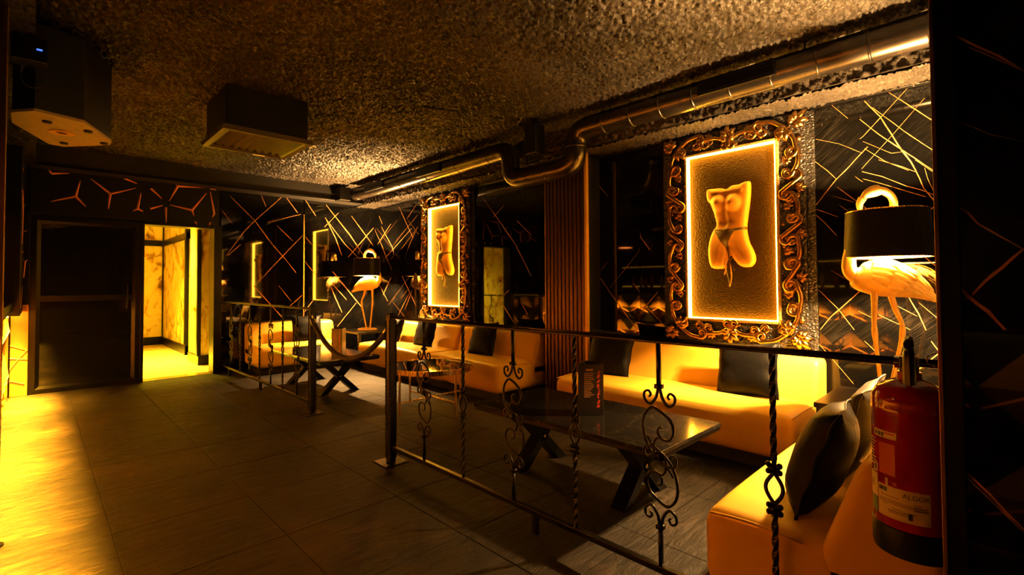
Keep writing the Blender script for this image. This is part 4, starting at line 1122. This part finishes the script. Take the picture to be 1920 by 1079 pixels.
t = thing('velvet_rope', 'thick black rope hanging between the two railing posts', 'rope', (0, 0, 0))
A = Vector((1.835, 4.55, .90)); B = Vector((1.76, 2.99, .93))
P = [A+(B-A)*u+Vector((.0, 0, -1.22*u*(1-u))) for u in [k/24 for k in range(25)]]
obj('rope', MB().tube(P[1:-1], .021, 12, True), 'rope_velvet', t, True)
for q, d in ((P[0], P[1]), (P[-1], P[-2])):
    obj('ferrule', MB().tube([q+(d-q)*.5, q+(d-q)*1.35], .025, 12), 'chrome', t, 40)
    obj('hook', MB().tube([q+Vector((0, .028*math.cos(a), .028*math.sin(a))) for a in [k*.5 for k in range(13)]], .005, 8), 'chrome', t, True)

# ================================================================ menu stands
def menu(label, loc, rz):
    T = thing('menu_stand', label, 'menu', loc, rz, 'black folded menu cards')
    H, W = .31, .15
    for k in range(3):
        a = math.radians(60+120*k)
        m = Matrix.Rotation(a, 4, 'Z') @ Matrix.Translation((0, -W*.29, 0))
        pn = obj('menu_panel', MB().bbox(-W/2, W/2, -.003, .0, 0, H, .001), 'menu_black', T, matrix=m)
        rnd = random.Random(k+int(loc[1]*10))
        z = H-.03
        obj('heading', MB().box(-.03, .012, -.0042, -.003, z-.012, z), 'menu_tan', pn)
        for q in range(13):
            z = H-.06-q*.0115
            obj('text_line', MB().box(-.042, -.042+rnd.uniform(.035, .06), -.0042, -.003, z, z+.0045), 'menu_tan', pn)
        z = .05
        while z < H-.05:
            hh = rnd.uniform(.008, .026); wq = rnd.uniform(.006, .013); x_ = .045+rnd.uniform(-.004, .004); sl = rnd.uniform(-.006, .006)
            obj('red_mark', MB().add([(x_-wq, -.0036, z), (x_+wq*.4, -.0036, z), (x_+wq+sl, -.0036, z+hh), (x_-wq*.3+sl, -.0036, z+hh)], [(0, 1, 2, 3)]), 'menu_red', pn)
            z += hh+rnd.uniform(.002, .012)
    return T
menu('black folded menu with red print on the nearer marble table', (2.41, 1.80, .41), math.radians(20))
menu('black folded menu with red print on the farther marble table', (2.42, 5.22, .41), math.radians(-10))

# ================================================================ fire extinguisher
ex = thing('fire_extinguisher', 'red fire extinguisher with cream stickers hung on the partition', 'fire extinguisher', (1.57, .182, .535))
RE = .0795
obj('cylinder', MB().lathe([(RE*.96, .05), (RE, .058), (RE, .345), (RE+.0012, .349), (RE, .353), (RE, .368), (RE*.96, .386), (RE*.82, .403), (RE*.55, .416), (.026, .422), (.024, .44), (0, .44)], 56), 'extinguisher_red', ex, 35)
obj('foot_skirt', MB().lathe([(0, .012), (RE*.9, .012), (RE*.9, 0), (RE*.99, 0), (RE*1.03, .012), (RE*1.03, .066), (RE, .068)], 56), 'black_plastic', ex, 35)
vv = obj('valve', MB().tube([(0, 0, .43), (0, 0, .455), (0, 0, .475)], .020, 16).bbox(-.02, .02, -.018, .018, .452, .478, .004), 'black_metal', ex)
toc = math.atan2(-.182, -1.57)            # direction towards the room's middle
def erot(x, y, z): return (x*math.cos(toc)-y*math.sin(toc), x*math.sin(toc)+y*math.cos(toc), z)
obj('carry_handle', MB().tube([erot(*p) for p in smoothline([(-.015, 0, .470), (.02, 0, .487), (.065, 0, .490), (.075, 0, .474), (.072, 0, .42)], 5)], .016, 8, True, .8, (0, 1, 0)), 'black_plastic', ex, 40)
obj('squeeze_lever', MB().tube([erot(*p) for p in smoothline([(-.01, 0, .480), (.02, 0, .508), (.06, 0, .520), (.085, 0, .516)], 5)], .015, 8, True, .7, (0, 1, 0)), 'black_plastic', ex, 40)
obj('safety_ring', MB().tube([erot(.01+.0*math.cos(a), .055+.021*math.cos(a), .474+.017*math.sin(a)) for a in [k*2*PI/24 for k in range(25)]], .0016, 6, False), 'brass', ex, True)
obj('gauge', MB().lathe([(0, 0), (.016, 0), (.016, .012), (0, .013)], 18), 'chrome', ex, 40, matrix=Matrix.Translation(erot(0, -.028, .462)) @ Matrix.Rotation(PI/2, 4, 'X') )
hz = smoothline([erot(0, -.02, .465), erot(-.02, -.06, .44), erot(-.03, -.088, .36), erot(-.03, -.094, .2), erot(-.03, -.092, .09)], 6)
obj('wall_bracket', MB().bbox(-.02, .02, -.085, -.077, .18, .40, .002), 'black_metal', ex)
def onskin(u, z, h=.0): # u = metres around the skin measured from the side facing the camera, positive to the right
    a = toc + (u-.020)/RE
    return ((RE+h)*math.cos(a), (RE+h)*math.sin(a), z)
def sticker(u0, u1, z0, z1, mat, parent, h=.0005, name='sticker'):
    n = max(2, int(abs(u1-u0)/.004)); vs = []; fs = []
    for k in range(n+1):
        u = u0+(u1-u0)*k/n; vs += [onskin(u, z0, h), onskin(u, z1, h)]
    for k in range(n): fs.append((2*k, 2*k+2, 2*k+3, 2*k+1))
    return obj(name, MB().add(vs, fs), mat, parent)
def textmesh(s, size, u0, z0, mat, parent, h=.0011):
    cu = bpy.data.curves.new('txt', 'FONT'); cu.body = s; cu.size = size; cu.resolution_u = 3
    tmp = bpy.data.objects.new('txt', cu); COL.objects.link(tmp)
    me = bpy.data.meshes.new_from_object(tmp.evaluated_get(bpy.context.evaluated_depsgraph_get()))
    bpy.data.objects.remove(tmp)
    for v in me.vertices:
        v.co = Vector(onskin(u0+v.co.x, z0+v.co.y, h))
    me.name = 'lettering'
    me.materials.clear()
    return obj('lettering', me, mat, parent)
s1 = sticker(-.056, .054, .090, .166, 'sticker_cream', ex)
textmesh('ALGOR', .0155, .001, .147, 'ink', s1)
sticker(-.053, -.040, .151, .161, 'ink', s1, .0011, 'logo'); sticker(-.039, -.031, .151, .161, 'sticker_green', s1, .0011, 'logo')
rnd = random.Random(4)
for (u0, u1, z) in ((-.048, -.005, .141), (-.05, .0, .133), (-.052, .05, .129), (-.052, .05, .125), (-.046, -.03, .121), (.022, .038, .134), (.022, .045, .128), (.022, .050, .122), (-.03, .012, .108), (-.028, .02, .104), (-.02, .0, .114), (.0, .028, .112)):
    sticker(u0, u1, z, z+rnd.uniform(.0010, .0022), 'ink', s1, .0011, 'print_line')
sticker(.012, .020, .098, .114, 'ink', s1, .0012, 'print_mark')
s2 = sticker(-.092, -.058, .128, .186, 'sticker_cream', ex)
sticker(-.092, -.058, .090, .1275, 'sticker_green', ex)
textmesh('R', .024, -.085, .150, 'ink', s2)
s3 = sticker(-.068, -.008, .280, .298, 'sticker_cream', ex)
for u in (-.062, -.052, -.043): sticker(u, u+.006, .284, .293, 'ink', s3, .0011, 'print_mark')
sticker(-.036, -.012, .290, .294, 'sticker_red', s3, .0011, 'print_line')
s4 = sticker(-.052, -.012, .192, .268, 'sticker_red', ex)
for k in range(9):
    sticker(-.090, -.060-rnd.uniform(0, .012), .205+k*.008, .2085+k*.008, 'sticker_cream', ex, .0006, 'print_line')
s5 = sticker(-.070, -.057, .190, .212, 'sticker_cream', ex, .0008)
sticker(-.067, -.061, .194, .208, 'ink', s5, .0012, 'print_mark')
sticker(-.035, -.029, .166, .184, 'sticker_cream', ex, .0006, 'print_mark')
sticker(-.018, -.010, .170, .178, 'sticker_red', ex, .0006, 'print_mark')

# ================================================================ what the black stone mirrors: back bar, mirrors and pendants
bb = thing('back_bar', 'black back bar shelving with lit shelf behind the bar', 'shelving', (-1.95, 0, 0))
obj('cabinet', MB().bbox(-.24, .22, 1.0, 7.0, 0, 1.10, .006), 'black_paint', bb)
obj('shelf', MB().bbox(-.24, .02, 1.0, 7.0, 1.55, 1.58, .004), 'black_paint', bb)
obj('led_strip', MB().box(-.235, -.22, 1.2, 6.8, 1.115, 1.135), 'shelf_led', bb)
obj('led_strip', MB().box(-.235, -.22, 1.2, 6.8, 1.585, 1.60), 'shelf_led', bb)
bott = []
for i, (r, h, m) in enumerate(((.038, .30, 'glass_bottle'), (.045, .26, 'bottle_red'), (.034, .33, 'bottle_clear'))):
    me = MB().lathe([(0, 0), (r, 0), (r, h*.58), (r*.85, h*.66), (r*.36, h*.76), (r*.33, h*.94)], 16).mesh('bottle_glass'); me.shade_smooth(); me.materials.append(MAT[m])
    cp = MB().lathe([(r*.38, h*.93), (r*.40, h), (0, h)], 12).mesh('cap'); cp.materials.append(MAT['black_plastic'])
    bott.append((me, cp))
for k in range(22):
    y = 2.0+k*.21+random.uniform(-.05, .05); me, cp = bott[k % 3]
    t = thing('bottle', ('brown glass bottle in the row on the back bar', 'red glass bottle in the row on the back bar', 'pale glass bottle in the row on the back bar')[k % 3], 'bottle', (-1.98+random.uniform(-.06, .12), y, 1.10), 0, 'bottles on the back bar')
    obj('bottle_glass', me, None, t); obj('cap', cp, None, t)
for yy, ww, lab in ((4.6, .40, 'wider gilt mirror on the wall behind the bar'), (5.35, .26, 'narrow gilt mirror on the wall behind the bar')):
    t = thing('wall_mirror', lab, 'mirror', matrix=Matrix(((0, 0, 1, -2.2), (1, 0, 0, yy), (0, 1, 0, 1.95), (0, 0, 0, 1))), group='gilt mirrors behind the bar')
    F4 = MB()
    for (a, b, c, d) in ((-ww/2, ww/2, -.28, -.24), (-ww/2, ww/2, .24, .28), (-ww/2, -ww/2+.04, -.24, .24), (ww/2-.04, ww/2, -.24, .24)): F4.box(a, b, c, d, 0, .03)
    obj('mirror_frame', F4, 'brass', t); obj('mirror_glass', MB().box(-ww/2+.04, ww/2-.04, -.24, .24, 0, .008), 'smoked_glass', t)
for yy, lab in ((2.6, 'red-glowing pendant over the bar, nearest the viewer'), (4.1, 'red-glowing pendant over the middle of the bar'), (5.9, 'red-glowing pendant over the far end of the bar')):
    t = thing('pendant_lamp', lab, 'lamp', (-.9, yy, 1.98), 0, 'pendants over the bar')
    obj('shade', MB().lathe([(.16, 0), (.155, .02), (.06, .12), (.02, .15)], 28), 'black_metal', t, True)
    obj('diffuser', MB().lathe([(0, .006), (.15, .006), (.15, .010), (0, .010)], 28), 'red_pendant', t)
    obj('cord', MB().tube([(0, 0, .15), (0, 0, ZS+.02-1.98)], .004, 6), 'black_plastic', t)
